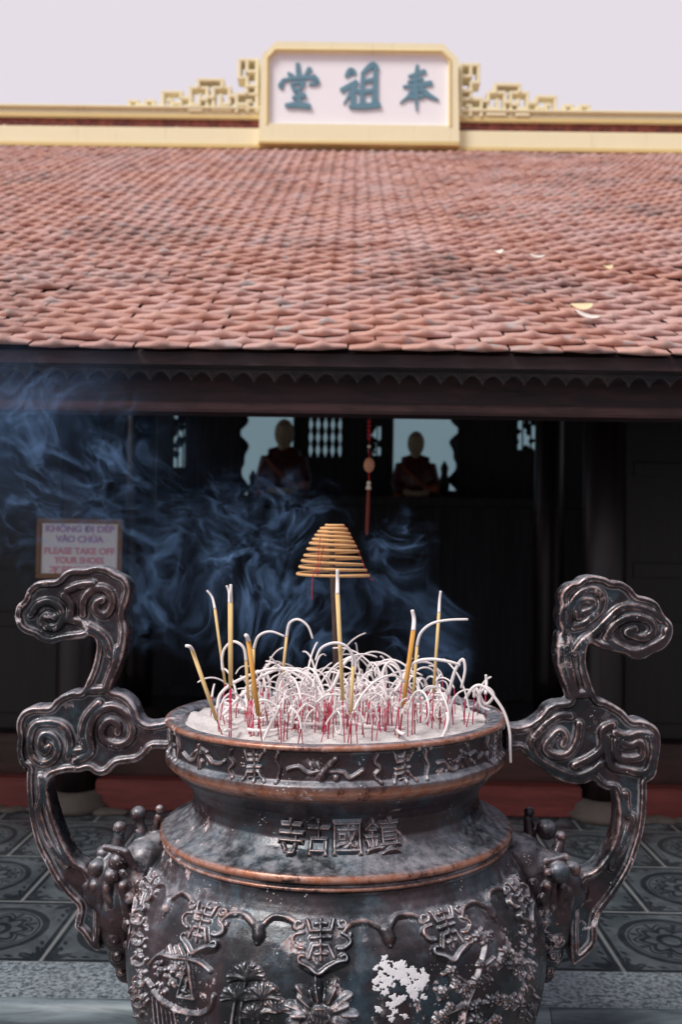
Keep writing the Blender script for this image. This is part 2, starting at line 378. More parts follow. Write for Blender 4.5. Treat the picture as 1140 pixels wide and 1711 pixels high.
# ------------------------------------------------------------------ the setting
PZ0 = .15                                                       # porch level above the courtyard
g = MB(); g.add([(-150,-60,0), (150,-60,0), (150,240,0), (-150,240,0)], [(0,1,2,3)]); tag(g.build('ground', M['ground']), kind='structure')
g = MB(); g.box(-7.4, 7.4, TY0, 17.6, .004, PZ0); tag(g.build('porch_floor', M['floor_tile']), kind='structure')
g = MB()
for k in range(-4, 4): g.box(k*1.85+.1, (k+1)*1.85+.096, 3.20, TY0-.003, .004, PZ0+.004, .004)
tag(g.build('kerb', M['granite']), kind='structure')
g = MB()
jx = P(925, 1695, 3.15)[0]
for a, b in ((-7.4, jx-2.4), (jx-2.396, jx-.004), (jx, 7.4)):
    n = 10; V = []
    for x in (a, b):
        V += [(x, 3.20-.045*math.sin(math.pi*i/n), PZ0-.045+.045*math.cos(math.pi*i/n)) for i in range(n+1)]+[(x, 3.197, PZ0-.09)]
    k = n+2; g.add(V, [tuple(range(k)), tuple(range(k, 2*k))[::-1]]+[(i, i+k, (i+1) % k+k, (i+1) % k) for i in range(k)])
    g.box(a, b, 3.165, 3.196, .004, PZ0-.091)
tag(g.build('step', M['nosing'], None, True), kind='structure')
# ------------------------------------------------------------------ the hall
EY, RY = 3.9, 11.07                                             # eave and ridge distance
ez = P(570, 586, EY)[2]; rz = P(570, 252, RY)[2]
hall = thing('temple_hall', (0, 8, PZ0), 'low temple hall with red scale-tiled roof, yellow ridge and dark open front behind the urn', 'temple')
sl_v = np.array([0, RY-EY, rz-ez]); SL = np.linalg.norm(sl_v); sv = sl_v/SL; nv = np.array([0, -sv[2], sv[1]])
def tiles(name, origin, sv, nv, rows, cols, pitch_x, expo, parent):
    nu = 15; us = np.linspace(-1, 1, nu); hw = pitch_x*.5*.985
    # profile of one tile: back row, middle, behind the tip, brow of the tip, ribbed front face (2 rows), underside
    V = []
    fan = np.clip(1-np.abs(us)/.42, 0, 1)**.85
    fr = .018*(1-us**2)                                          # rounded plan: the middle of the edge reaches furthest down the slope
    edge = .0145*np.clip(1-np.abs(us)**4*.75, 0, 1)
    rib = .0035*np.cos(us*38)*(fan > 0)
    rowsdef = [(expo*1.35, 0*us+.004, 0*us), (expo*.75, .004+0*us+.003*(1-us**2), 0*us), (expo*.32, edge*.95+.004*fan, 0*us),
               (.004-fr, edge+.021*fan, 0*us), (-.008-fr-.004*fan, edge*.5+.011*fan, rib), (-.006-fr-.002*fan, -.004+0*us, rib*1.4), (.03, -.006+0*us, 0*us)]
    for s_, h_, ex in rowsdef:
        for j in range(nu): V.append((us[j]*hw, (s_[j] if np.ndim(s_) else s_)-ex[j], h_[j]))
    V = np.array(V); nr = len(rowsdef)
    Fq = np.array([(i*nu+j, i*nu+j+1, (i+1)*nu+j+1, (i+1)*nu+j) for i in range(nr-1) for j in range(nu-1)])
    nT = rows*cols; rr, cc = np.divmod(np.arange(nT), cols)
    x = (cc-(cols-1)/2)*pitch_x+np.where(rr % 2, pitch_x/2, 0)+RNG.normal(0, .0035, nT)
    s0 = rr*expo+RNG.normal(0, .004, nT)
    h0 = RNG.normal(0, .003, nT)+.006; yw = RNG.normal(0, .022, nT); tl = RNG.normal(.08, .024, nT); rl = RNG.normal(0, .02, nT)
    lx = V[None, :, 0]*np.cos(yw)[:, None]-V[None, :, 1]*np.sin(yw)[:, None]; ls = V[None, :, 0]*np.sin(yw)[:, None]+V[None, :, 1]
    lh = V[None, :, 2]+h0[:, None]-tl[:, None]*(ls-.06)*.9+rl[:, None]*lx
    W = origin[None, None, :]+np.zeros((nT, len(V), 3))
    W[..., 0] += x[:, None]+lx
    W += (s0[:, None]+ls)[..., None]*sv+lh[..., None]*nv
    W[..., 2] += .010*np.sin(W[..., 0]*1.1+.7)*np.sin(s0*.9)[:, None]+.006*np.sin(W[..., 0]*2.9+s0[:, None]*1.3)
    FF = (Fq[None]+(np.arange(nT)*len(V))[:, None, None]).reshape(-1, 4)
    rv = np.repeat(np.clip(RNG.beta(2, 2, nT), 0, 1), len(V))
    return mesh(name, W.reshape(-1, 3), FF, M['tile'], parent, True, rv)
TP, TE = .211, .0905
ph = P(583, 595, EY)[0]
roof = tiles('roof', np.array([ph, EY, ez]), sv, nv, int(SL/TE)+1, 62, TP, TE, hall)
roof['label'] = 'roof of overlapping terracotta scale tiles with upturned ribbed tips'
b = MB()
# decking under the tiles, front slope and rear slope
for (y0, z0, y1, z1, k) in ((EY+.03, ez-.008, RY, rz-.01, .05), (RY+.002, rz-.01, RY+6.8, ez+.1, .05)):
    b.add([(-6.6, y0, z0), (6.6, y0, z0), (6.6, y1, z1), (-6.6, y1, z1), (-6.6, y0, z0-k), (6.6, y0, z0-k), (6.6, y1, z1-k), (-6.6, y1, z1-k)],
          [(0,1,2,3), (7,6,5,4), (0,4,5,1), (1,5,6,2), (2,6,7,3), (3,7,4,0)])
b.build('roof_decking', M['beam'], hall)
# ridge wall: cap, red band, base
def zat(y, Y=RY): return P(570, y, Y)[2]
XW = 6.6
b = MB(); b.box(-XW, XW, RY-.16, RY+.16, zat(210), zat(197), .012); b.box(-XW, XW, RY-.20, RY+.20, zat(197)+.002, zat(191.5), .012)
b.box(-XW, XW, RY-.19, RY+.19, zat(264), zat(227), .015); rg = b.build('ridge', M['yellow'], hall)
b = MB(); b.box(-XW, XW, RY-.215, RY-.192, zat(262), zat(255), .008); b.box(-XW, XW, RY-.175, RY-.162, zat(211), zat(205), .005); b.build('ridge_moulding', M['yellow_d'], rg)
b = MB(); b.box(-XW, XW, RY-.12, RY+.12, zat(227)+.002, zat(210)-.002); rb_ = b.build('red_band', M['red_band'], rg)
b = MB()
for px in [x+random.uniform(-4, 4) for x in (8, 17, 48, 62, 80, 84, 98, 114, 148, 198, 233, 249, 266, 282, 298, 303, 316, 332, 385, 415, 780, 797, 812, 850, 948, 985, 1010, 1085)]:
    q = P(px, 219+random.uniform(0, 4)+(px-570)*.0148, RY-.125)
    b = MB(); b.ball(q, random.uniform(.014, .028), (1, .5, random.uniform(.8, 1.3)), 1); b.build('porcelain_inlay', M['porcelain'], rg, True)
# name board
BY = RY-.30
def bp(x, y, Y=BY): return P(x, y, Y)
nb_o = [(432, 235), (437, 92), (461, 69), (741, 73), (766, 97), (768, 237)]
nb_i = [(449, 206), (450, 99), (461, 86), (738, 89), (750, 101), (750, 210)]
b = MB()
fo = [bp(*p) for p in nb_o]; fi = [bp(*p) for p in nb_i]; fi2 = [p+np.array([0, .05, 0]) for p in fi]; fo2 = [p+np.array([0, .30, 0]) for p in fo]
V = fo+fi+fi2+fo2; n = 6
b.add(V, [(i, (i+1) % n, n+(i+1) % n, n+i) for i in range(n)]+[(n+i, n+(i+1) % n, 2*n+(i+1) % n, 2*n+i) for i in range(n)]+[(i, 3*n+i, 3*n+(i+1) % n, (i+1) % n) for i in range(n)]+[tuple(range(3*n, 4*n))])
nb = b.build('name_board', M['yellow'], hall); nb['label'] = 'chamfered yellow framed board with three slate blue characters on white'
b = MB(); ring = [bp(x, y, BY-.004) for x, y in ((446, 207), (447, 97), (460, 83), (739, 86), (753, 100), (753, 211))]
for i in range(1, 4): b.tube([ring[i], ring[i+1]], .014, 6)
b.tube([ring[0], ring[1]], .012, 6); b.tube([ring[4], ring[5]], .012, 6)
b.box(fo[0][0], fo[5][0], BY-.02, BY+.25, fo[0][2]-.035, fo[0][2]-.003, .006); b.build('frame_moulding', M['yellow_d'], nb)
b = MB(); b.poly([p+np.array([0, .048, 0]) for p in fi][::-1], (0, .02, 0)); b.build('panel', M['board'], nb)
# brush-written characters, each stroke a thickened tapered ribbon
def stroke(b, pts, ws, f, dpt):
    pts = spline(pts, 6) if len(pts) > 2 else np.array([np.array(pts[0])+(np.array(pts[1])-np.array(pts[0]))*t for t in np.linspace(0, 1, 7)], float)
    k = len(pts); wv = np.interp(np.linspace(0, 1, k), np.linspace(0, 1, len(ws)), ws)*.5
    t = np.gradient(pts, axis=0); t /= np.linalg.norm(t, axis=1)[:, None]; nn = np.stack([-t[:, 1], t[:, 0]], 1)
    e0 = pts[0]-t[0]*wv[0]*.5; e1 = pts[-1]+t[-1]*wv[-1]*.5
    A = [e0-nn[0]*wv[0]*.55]+list(pts-nn*wv[:, None])+[e1-nn[-1]*wv[-1]*.35]; B = [e0+nn[0]*wv[0]*.25]+list(pts+nn*wv[:, None])+[e1+nn[-1]*wv[-1]*.55]
    FA = [f(*p) for p in A]; FB = [f(*p) for p in B]; d = np.array([0, dpt, 0]); m_ = len(FA)
    V = [p-d for p in FA]+[p-d for p in FB]+FA+FB
    Q = [(i, i+1, m_+i+1, m_+i) for i in range(m_-1)]+[(2*m_+i, 2*m_+i+1, i+1, i) for i in range(m_-1)]+[(m_+i, m_+i+1, 3*m_+i+1, 3*m_+i) for i in range(m_-1)]
    Q += [(0, m_, 3*m_, 2*m_), (m_-1, 2*m_-1, 4*m_-1, 3*m_-1)]
    b.add(V, Q)
CH = {
 'tang': [([(205,132),(212,200)],(26,34)), ([(148,188),(176,210)],(18,30)), ([(278,162),(246,205)],(34,14)), ([(128,222),(104,262),(118,278)],(14,34,10)), ([(112,232),(210,216),(302,214)],(16,22,26)),
          ([(300,206),(322,242),(272,258)],(26,30,8)), ([(166,256),(190,300)],(16,22)), ([(170,254),(242,242)],(16,18)), ([(242,240),(214,296)],(24,14)), ([(186,292),(222,284)],(12,14)),
          ([(176,336),(250,322)],(18,26)), ([(210,292),(212,386)],(24,30)), ([(134,382),(205,378),(278,388)],(22,32,30))],
 'zu': [([(494,208),(520,178),(546,188)],(22,46,30)), ([(468,292),(556,236)],(34,24)), ([(556,240),(520,310),(478,372)],(30,24,5)), ([(536,270),(536,392)],(30,36)), ([(554,286),(584,312)],(18,28)),
        ([(592,188),(588,384)],(22,34)), ([(588,192),(650,142),(680,166)],(20,40,26)), ([(670,156),(662,384)],(26,40)), ([(600,240),(656,226)],(22,22)), ([(600,302),(656,292)],(24,24)), ([(512,388),(600,386),(692,378)],(18,34,32)), ([(686,378),(694,390)],(26,18))],
 'feng': [([(918,142),(904,262)],(20,32)), ([(868,208),(964,178)],(18,30)), ([(862,240),(950,222)],(14,18)), ([(836,270),(1002,248)],(18,32)), ([(908,256),(878,316),(814,366)],(32,28,4)),
          ([(926,256),(972,312),(1046,350)],(18,36,6)), ([(868,302),(956,290)],(14,20)), ([(862,336),(952,326)],(14,20)), ([(908,284),(912,412)],(34,6))]}
for ch in CH.values():
    b = MB(); k = 0
    for pts, ws in ch:
        k += 1; stroke(b, pts, ws, lambda x, y: P(440+x/3.5625, 70+y/3.5625, BY+.046), .012+.0012*k)
    b.build('lettering', M['slate'], nb)
# openwork scrolls either side of the board
FRET = [[(72,604),(72,516),(138,516),(138,548)],[(100,578),(205,578)],[(205,590),(205,516),(266,516),(266,604)],[(158,545),(186,545)],[(270,562),(338,562)],
 [(340,604),(340,447),(485,447),(485,604)],[(360,575),(412,575),(412,510),(388,510)],[(425,537),(480,537)],[(490,497),(556,497)],
 [(562,604),(562,417),(694,417),(694,604)],[(744,604),(744,417),(872,417),(872,548),(802,548),(802,478)],[(575,548),(636,548),(636,478)],[(626,412),(626,357),(816,357),(816,412)],[(640,512),(690,512)],[(700,496),(740,496)],[(744,592),(880,592)],[(560,596),(650,596)],[(880,487),(930,487)],
 [(930,604),(930,473),(1092,473),(1092,604)],[(1016,600),(1016,528),(1042,528)],[(944,556),(1006,556)],[(1012,465),(1012,346),(952,346),(952,206),(1092,206),(1092,470)],[(1014,222),(1014,292)],[(1028,298),(1084,298)],[(1012,412),(1092,412)]]
for sgn in (0, 1):
    b = MB(); k = 0
    for pl in FRET:
        for a, c in zip(pl[:-1], pl[1:]):
            k += 1; hwid = 13
            x0, x1 = sorted((a[0], c[0])); y0, y1 = sorted((a[1], c[1]))
            x0 -= hwid; x1 += hwid; y0 -= hwid; y1 += hwid
            f = (lambda x, y: P(200+x/4.75, 60+y/4.75, RY-.15)) if sgn == 0 else (lambda x, y: P(1000-x/4.75, 60+y/4.75+8, RY-.15))
            A, B_ = f(x0, y0), f(x1, y1); xa, xb = sorted((A[0], B_[0])); za, zb = sorted((A[2], B_[2]))
            b.box(xa, xb, RY-.15-.0012*k, RY-.05+.0012*k, za, zb, .006)
    # whole scroll follows the ridge line
    b.build('openwork_scroll', M['yellow'], hall)
# valance with pointed scallops, beam, purlins
VY = EY+.07
zt, zb0, zb1 = ez-.015, P(570, 630, VY)[2], P(570, 641, VY)[2]
b = MB(); px0 = -5.9; pw = .0835; nS = int(11.8/pw)
for i in range(nS):
    x0 = px0+i*pw; pts = [(x0, VY, zt-.052), (x0, VY, zb1)]
    for j in range(1, 10): t = j/10; pts.append((x0+pw*t, VY, zb1+(zb0-zb1)*math.sin(math.pi*t)**.7+.012*math.sin(math.pi*t)))
    pts += [(x0+pw-.0008, VY, zb1), (x0+pw-.0008, VY, zt-.052)]
    b.poly(pts, (0, .022, 0))
    for j in (-1, 0, 1):                                          # carved veins of each lappet
        q0 = np.array([x0+pw*.02, VY-.001, zb1+.012]); b.tube([q0+np.array([0, 0, 0]), q0+np.array([j*.02, -.002, .034])], [.003, .0012], 4)
val = b.build('valance', M['valance'], hall)
b = MB(); b.box(-6, 6, VY-.012, VY+.03, zt-.05, zt, .004); b.build('valance_rail', M['valance'], val)
BMY = EY+.22
b = MB(); b.box(-6.2, 6.2, BMY, BMY+.2, P(570, 689, BMY)[2], P(570, 689, BMY)[2]+.26, .012); b.build('beam', M['beam'], hall)
b = MB(); zq = P(570, 689, BMY-.02)[2]; b.box(-6.2, 6.2, BMY-.022, BMY-.002, zq-.004, zq+.036, .008); b.build('beam_moulding', M['moulding'], hall)
# columns, bases, thresholds, doors
DY = 5.45; FLY = DY
top_z = lambda y: ez+(y-EY)*(rz-ez)/(RY-EY)-.06
bay = P(1008, 1330, DY)[0]-P(125, 1310, DY)[0]; c0 = P(125, 1310, DY)[0]
def column(x, y, r, base=True):
    b = MB(); b.lathe((x, y, PZ0), [(r*.97, .10 if base else 0), (r, .4), (r*1.03, 1.2), (r*.95, top_z(y)-PZ0)], 28)
    c = b.build('column', M['column'], hall, True)
    if base:
        b = MB(); b.lathe((x, y, PZ0), [(r*1.75, 0), (r*1.8, .035), (r*1.55, .05), (r*1.5, .085), (r*1.15, .105)], 24); b.build('column_base', M['stone_base'], c, True)
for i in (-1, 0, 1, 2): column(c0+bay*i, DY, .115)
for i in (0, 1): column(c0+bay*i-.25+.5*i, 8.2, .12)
for i in (-2, -1, 0, 1, 2):
    b = MB(); bb = MB()
    xa, xb = c0+bay*i+.125, c0+bay*(i+1)-.125
    if i == -2: xa = -6.3
    if i == 2: xb = 6.3
    b.box(xa, xb, DY-.06, DY+.06, PZ0+.004, PZ0+.165, .008)
    bb.box(xa, xb, DY+.10, DY+.2, PZ0+.004, PZ0+.37, .01)
    b.build('threshold', M['threshold'], hall); bb.build('inner_sill', M['threshold_d'], hall)
for px in (40, 150, 210, 1000, 1040, 1100):
    b = MB()                        # mortar and rubble along the foot
    q = PZ(px, 1352+(px-570)*.0148, PZ0)
    for j in range(6): b.ball((q[0]+random.uniform(-.12, .12), DY-.09+random.uniform(-.03, .02), PZ0+.008), random.uniform(.018, .05), (1.5, 1, .5), 2)
    remesh(b, 'mortar_fillet', M['stone_base'], hall, .008, 3)
def door(xa, xb, y, tilt=0):
    b = MB(); z0, z1 = PZ0+.38, PZ0+2.5
    b.box(xa, xb, y, y+.04, z0, z1); d = b.build('door_leaf', M['door'], hall)
    b = MB(); n = 2
    for q in (xa+.035, xb-.035): b.box(q-.035, q+.035, y-.03, y-.002, z0, z1, .006)
    for z in (z0+.05, z0+.62, z0+.95, z1-.6, z1-.05): b.box(xa+.072, xb-.072, y-.026, y-.002, z-.04, z+.04, .006)
    b.build('door_rails', M['door'], d)
for i in range(3): door(c0+bay+.14+i*.56, c0+bay+.14+i*.56+.54, DY+.22)
for i in range(3): door(c0-.14-i*.56-.54, c0-.14-i*.56, DY+.22)
# interior: side walls, rear wall with openings, ceiling lining
IW = 10.6
for xa in (-6.25, 6.1):
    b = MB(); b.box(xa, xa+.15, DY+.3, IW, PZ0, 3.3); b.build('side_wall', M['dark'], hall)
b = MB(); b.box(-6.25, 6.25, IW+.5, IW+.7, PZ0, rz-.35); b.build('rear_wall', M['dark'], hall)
wins = [(400, 492, 660, 840), (514, 574, 660, 768), (655, 768, 660, 824), (288, 312, 690, 785), (862, 903, 688, 756), (612, 640, 708, 765)]
xs = sorted(P(a, 700, IW)[0] for a in [])
def rect(px0, px1, py0, py1, Y):
    A = P(px0, py0, Y); B_ = P(px1, py1, Y); return A[0], B_[0], B_[2], A[2]
# screen wall pierced by the openings, assembled from butted boxes
cells = [rect(*q, IW) for q in wins]
cells.sort(); b = MB(); xcur = -6.1; zlo, zhi = PZ0+.004, rz-.4
for (xa, xb, za, zb) in cells:
    b.box(xcur, xa, IW, IW+.12, zlo, zhi); b.box(xa, xb, IW, IW+.12, zlo, za); b.box(xa, xb, IW, IW+.12, zb, zhi); xcur = xb
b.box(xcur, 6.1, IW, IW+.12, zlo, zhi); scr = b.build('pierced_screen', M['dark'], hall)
for q, (xa, xb, za, zb) in zip(sorted(wins), cells):
    b = MB(); wd = .025
    for (p, r_) in ((xa, xa+wd), (xb-wd, xb)): b.box(p, r_, IW-.02, IW-.001, za, zb)
    b.box(xa+wd, xb-wd, IW-.02, IW-.001, za, za+wd); b.box(xa+wd, xb-wd, IW-.02, IW-.001, zb-wd, zb)
    wn = b.build('window', M['dark'], hall)
    b = MB(); b.box(xa-.002, xb+.002, IW+.13, IW+.15, za-.002, zb+.002); b.build('pane', M['lit_pane'], wn)
    b = MB()
    if q[0] == 514:
        for i in range(6):
            x = xa+(xb-xa)*(i)/5; pr = [(.027+.009*math.sin(t*2*math.pi*5), (zb-za)*t) for t in np.linspace(0, 1, 50)]
            b.lathe((x, IW+.06, za), pr, 14)
        b.build('baluster_row', M['dark'], wn, True)
    elif q[0] in (400, 655):                                       # carved drapery edge
        right = q[0] == 655; pts = []
        x0 = xb if right else xa; sg = -1 if right else 1
        for t in np.linspace(0, 1, 60):
            wv = .02+.075*abs(math.sin(t*9.2))**1.3+.02*math.sin(t*31); pts.append((x0+sg*wv, IW+.05, zb-(zb-za)*t))
        pts += [(x0-sg*.01, IW+.05, za), (x0-sg*.01, IW+.05, zb)]
        b.poly(pts, (0, .03, 0))
        for j, (dx, hh) in enumerate(((.16, .34), (.30, .22), (.24, .16))):
            b.lathe((x0+sg*dx, IW+.02, za), [(.05, 0), (.06, hh*.35), (.035, hh*.6), (.045, hh*.8), (.01, hh)], 12)
        b.build('carved_edge', M['dark'], wn, True)
    else:
        for i in range(26):
            x = random.uniform(xa, xb); z = random.uniform(za, zb); r_ = random.uniform(.018, .045)
            b.ball((x, IW+.06, z), r_, (1, .4, random.uniform(.7, 1.7)), 1)
        n = 3
        for i in range(n+1): b.box(xa+(xb-xa)*i/n-.008, xa+(xb-xa)*i/n+.008, IW+.05, IW+.07, za, zb)
        b.build('lattice', M['dark'], wn, True)
for y in (6.6, 8.2, 9.6):
    b = MB(); b.box(-6.2, 6.2, y, y+.16, top_z(y)-.3, top_z(y)-.1, .01); b.build('purlin', M['dark'], hall)
# ------------------------------------------------------------------ altar and statues
AY = 9.7; az_ = P(690, 834, AY)[2]
alt = thing('altar', (0, AY, PZ0), 'long dark wooden altar deep inside the hall, carrying the two seated statues', 'altar')
b = MB(); b.box(-2.6, 2.6, AY-.42, AY+.42, az_-.08, az_, .01); at = b.build('altar_top', M['dark'], alt)
b = MB(); b.box(-2.5, 2.5, AY-.34, AY+.34, PZ0+.1, az_-.083, .01); b.build('cabinet', M['dark'], alt)
b = MB()
for x in (-2.4, -.8, .8, 2.4):
    b = MB(); b.box(x-.07, x+.07, AY-.40, AY-.345, PZ0+.1, az_-.083, .008); b.build('panel_post', M['dark'], alt)
b = MB(); b.box(-2.5, 2.5, AY-.3, AY+.3, PZ0+.004, PZ0+.098); b.build('plinth', M['dark'], alt)
def statue(px, head_y, label):   # head_y: centre of the head
    base = P(px, 852, AY); hz = P(px, head_y, AY)[2]; zs = base[2]; x = base[0]; k = (hz-zs)/.70
    t = thing('monk_statue', (x, AY, zs), label, 'statue', 'seated statues on the altar')
    pt = lambda a, b_, c: (x+a*k*.78, AY+b_*k, zs+c*k)
    b = MB()                                                        # head, neck, chest and hands as one body
    b.ball(pt(0, 0, .70), .112*k, (.84, 1, 1.22)); b.ball(pt(0, -.02, .645), .076*k, (.9, 1, .9))
    b.tube([pt(0, 0, .62), pt(0, 0, .50)], [.058*k, .075*k], 10); b.ball(pt(0, -.10, .695), .018*k, (.8, 1.2, 1.4), 1)
    for s in (-1, 1):
        b.ball(pt(s*.086, .01, .69), .026*k, (.5, .8, 1.6), 1)
        b.tube([pt(s*.19, -.02, .22), pt(s*.10, -.19, .16), pt(s*.02, -.22, .155)], [.045*k, .036*k, .03*k], 8)
        for f in range(4): b.tube([pt(s*.05, -.22, .135+f*.017), pt(-s*.03, -.235, .13+f*.017)], .010*k, 5)
    b.ball(pt(0, 0, .46), .12*k, (1.2, .8, .8))
    remesh(b, 'body', M['skin'], t, .012*k, 3)
    b = MB()                                                        # robe over shoulders, arms and crossed legs
    b.ball(pt(0, .02, .36), .20*k, (1, .72, 1.25)); b.tube([pt(-.17, 0, .485), pt(0, .02, .525), pt(.17, 0, .485)], .075*k, 12)
    for s in (-1, 1):
        b.tube([pt(s*.18, 0, .48), pt(s*.25, -.02, .27), pt(s*.20, -.12, .17)], [.075*k, .07*k, .075*k], 10)
        b.tube([pt(s*.10, .05, .08), pt(s*.33, -.12, .07), pt(s*.05, -.22, .06)], [.10*k, .095*k, .07*k], 10)
    b.ball(pt(0, -.03, .07), .22*k, (1.3, .9, .36))
    rbm = remesh(b, 'robe', M['robe'], t, .014*k, 5)
    b = MB(); b.tube(spline([pt(-.19, -.10, .46), pt(-.08, -.165, .36), pt(.08, -.17, .25), pt(.22, -.12, .19)], 5), .018*k, 8); b.build('sash', M['sash'], t, True)
    for x_, y_, z_, r_ in ((.23, -.14, .22, .05), (-.24, -.18, .13, .045)): b = MB(); b.ball(pt(x_, y_, z_), r_*k, (1.2, .7, .9)); b.build('sash_end', M['sash'], t, True)
    b = MB(); b.lathe(pt(0, 0, -.0), [(.40*k, .0), (.42*k, .02), (.36*k, .04), (.34*k, .05)], 24); b.build('pedestal', M['dark'], t, True)
statue(694, 741, 'seated monk statue in dark red robe, right of the hanging red ornament')
statue(473, 724, 'seated monk statue half lost in smoke, left of the hanging red ornament')
# ------------------------------------------------------------------ things hung on the hall
NY = DY-.135
q0, q1 = P(62, 866, NY), P(203, 968, NY)
nt_ = thing('framed_notice', ((q0[0]+q1[0])/2, NY, q1[2]), 'framed white notice with pink and violet lettering hung on the left column', 'sign')
b = MB(); x0, x1, z1, z0 = q0[0], q1[0], q0[2], q1[2]; fwid = .026
b.box(x0, x1, NY-.012, NY+.015, z1-fwid, z1, .004); b.box(x0, x1, NY-.012, NY+.015, z0, z0+fwid, .004)
b.box(x0, x0+fwid, NY-.012, NY+.015, z0+fwid+.0005, z1-fwid-.0005, .004); b.box(x1-fwid, x1, NY-.012, NY+.015, z0+fwid+.0005, z1-fwid-.0005, .004)
b.build('frame', M['sign_frame'], nt_)
b = MB(); b.box(x0+fwid-.004, x1-fwid+.004, NY-.001, NY+.01, z0+fwid-.004, z1-fwid+.004); b.build('panel', M['sign_panel'], nt_)
def text_mesh(s, size, ext=.0, off=0., bev=0.):
    cu = bpy.data.curves.new('txt', 'FONT'); cu.body = s; cu.size = size; cu.extrude = ext; cu.align_x = 'CENTER'; cu.align_y = 'CENTER'
    cu.offset = off; cu.bevel_depth = bev; cu.bevel_resolution = 2
    o = bpy.data.objects.new('txt', cu); COL.objects.link(o); dg = bpy.context.evaluated_depsgraph_get(); dg.update()
    m = bpy.data.meshes.new_from_object(o.evaluated_get(dg)); bpy.data.objects.remove(o)
    v = np.zeros(len(m.vertices)*3, np.float32); m.vertices.foreach_get('co', v); v = v.reshape(-1, 3)
    return v, [list(p.vertices) for p in m.polygons]
hgt = z1-z0
for s, fy, wd, mt in (('KHÔNG ĐI DÉP', .175, .80, 'sign_violet'), ('VÀO CHÙA', .345, .56, 'sign_violet'), ('PLEASE TAKE OFF', .545, .82, 'sign_red'), ('YOUR SHOES', .70, .58, 'sign_red'), ('不能穿鞋入', .875, .70, 'sign_red')):
    v, f = text_mesh(s, hgt*.15, .0012, .0016)
    v[:, 0] *= (x1-x0)*wd/np.ptp(v[:, 0])
    W = np.stack([(x0+x1)/2+v[:, 0], NY-.0035-v[:, 2], z1-hgt*fy+v[:, 1]], 1)
    mesh('lettering', W, f, M[mt], nt_)
OY = 4.45; ox = P(617, 720, OY)
orn = thing('hanging_ornament', tuple(P(617, 690, OY)), 'red corded ornament with amber bead and long tassel hanging from the beam', 'ornament')
b = MB(); topz = P(617, 640, OY)[2]
b.tube([np.array([ox[0], OY, topz]), P(617, 735, OY)], .0045, 6); b.tube([P(617, 735, OY), P(617, 812, OY)], .003, 6)
for i in range(5): b.ball(P(617, 704+i*7, OY), .010, (1, 1, 1.2), 1)
b.build('cord', M['thread'], orn, True)
b = MB(); b.ball(P(617, 777, OY), .026, (.95, .45, 1.35), 3); b.build('amber_bead', M['bead'], orn, True)
b = MB(); b.ball(P(617, 746, OY), .009, (1, 1, 1), 2); b.ball(P(616.5, 807, OY), .0105, (1, 1, 1), 2); b.lathe(P(616, 816, OY), [(.006, .018), (.011, .008), (.013, -.006)][::-1], 12); b.build('pale_bead', M['pale_bead'], orn, True)
b = MB()
for i in range(22):
    a = random.uniform(0, 6.28); r_ = random.uniform(0, .005); s = P(616, 817, OY); e = P(613, 890+random.uniform(-6, 4), OY)
    b.tube([s+np.array([math.cos(a)*r_, math.sin(a)*r_, 0]), (s+e)/2+np.array([math.cos(a)*r_*1.5, math.sin(a)*r_*1.5, 0]), e+np.array([math.cos(a)*r_*1.2, math.sin(a)*r_*1.2, 0])], .0022, 4)
b.build('tassel', M['tassel'], orn)
# leaves fallen on the roof
def on_roof(px, py):
    d = ray(px, py); o_ = np.array([0, 0, ZC]); p0 = np.array([0, EY, ez]); t = ((p0-o_)@nv)/(d@nv); return o_+d*t
for px, py, ln, wd, an, mt, lab in ((970, 537, .105, .05, .1, 'leaf_y', 'broad pale yellow leaf lying low on the roof near the eave'),
        (980, 553, .10, .03, -.5, 'leaf_w', 'narrow whitish leaf just below the broad yellow leaf near the eave'),
        (896, 449, .085, .026, -.15, 'leaf_w', 'long bleached leaf on the tiles right of the roof centre'),
        (1014, 468, .055, .032, .1, 'leaf_y', 'small yellow leaf on the tiles toward the right edge of the roof'),
        (832, 441, .06, .035, .3, 'leaf_w', 'pale leaf lying highest and leftmost of the five leaves on the roof')):
    c = on_roof(px, py)+nv*.055; V = []; Q = []; n = 9
    for i in range(n):
        t = i/(n-1)*2-1; wv = wd*.5*(1-t*t)**.7+.001
        for j in (-1, 0, 1):
            lx = ln*.5*t; ly = j*wv; x_ = lx*math.cos(an)-ly*math.sin(an); s_ = lx*math.sin(an)+ly*math.cos(an)
            V.append(c+np.array([x_, 0, 0])+sv*s_*2.2+nv*(.012*t*t+abs(j)*.010))
    Q = [(i*3+j, i*3+j+1, i*3+j+4, i*3+j+3) for i in range(n-1) for j in (0, 1)]
    V2 = [v+nv*.0015 for v in V]; m_ = len(V)
    bd = [0]+[i*3 for i in range(1, n)]+[(n-1)*3+1]+[i*3+2 for i in range(n-1, -1, -1)]+[1]
    Q2 = [tuple(i+m_ for i in q[::-1]) for q in Q]
    side = [(bd[i], bd[(i+1) % len(bd)], bd[(i+1) % len(bd)]+m_, bd[i]+m_) for i in range(len(bd))]
    lf = thing('fallen_leaf', tuple(c), lab, 'leaf', 'leaves fallen on the roof'); bpy.data.objects.remove(lf)
    o = mesh('fallen_leaf', np.array(V+V2)-c, Q+Q2+side, M[mt], None, True); o.location = c; tag(o, lab, 'leaf', 'leaves fallen on the roof')
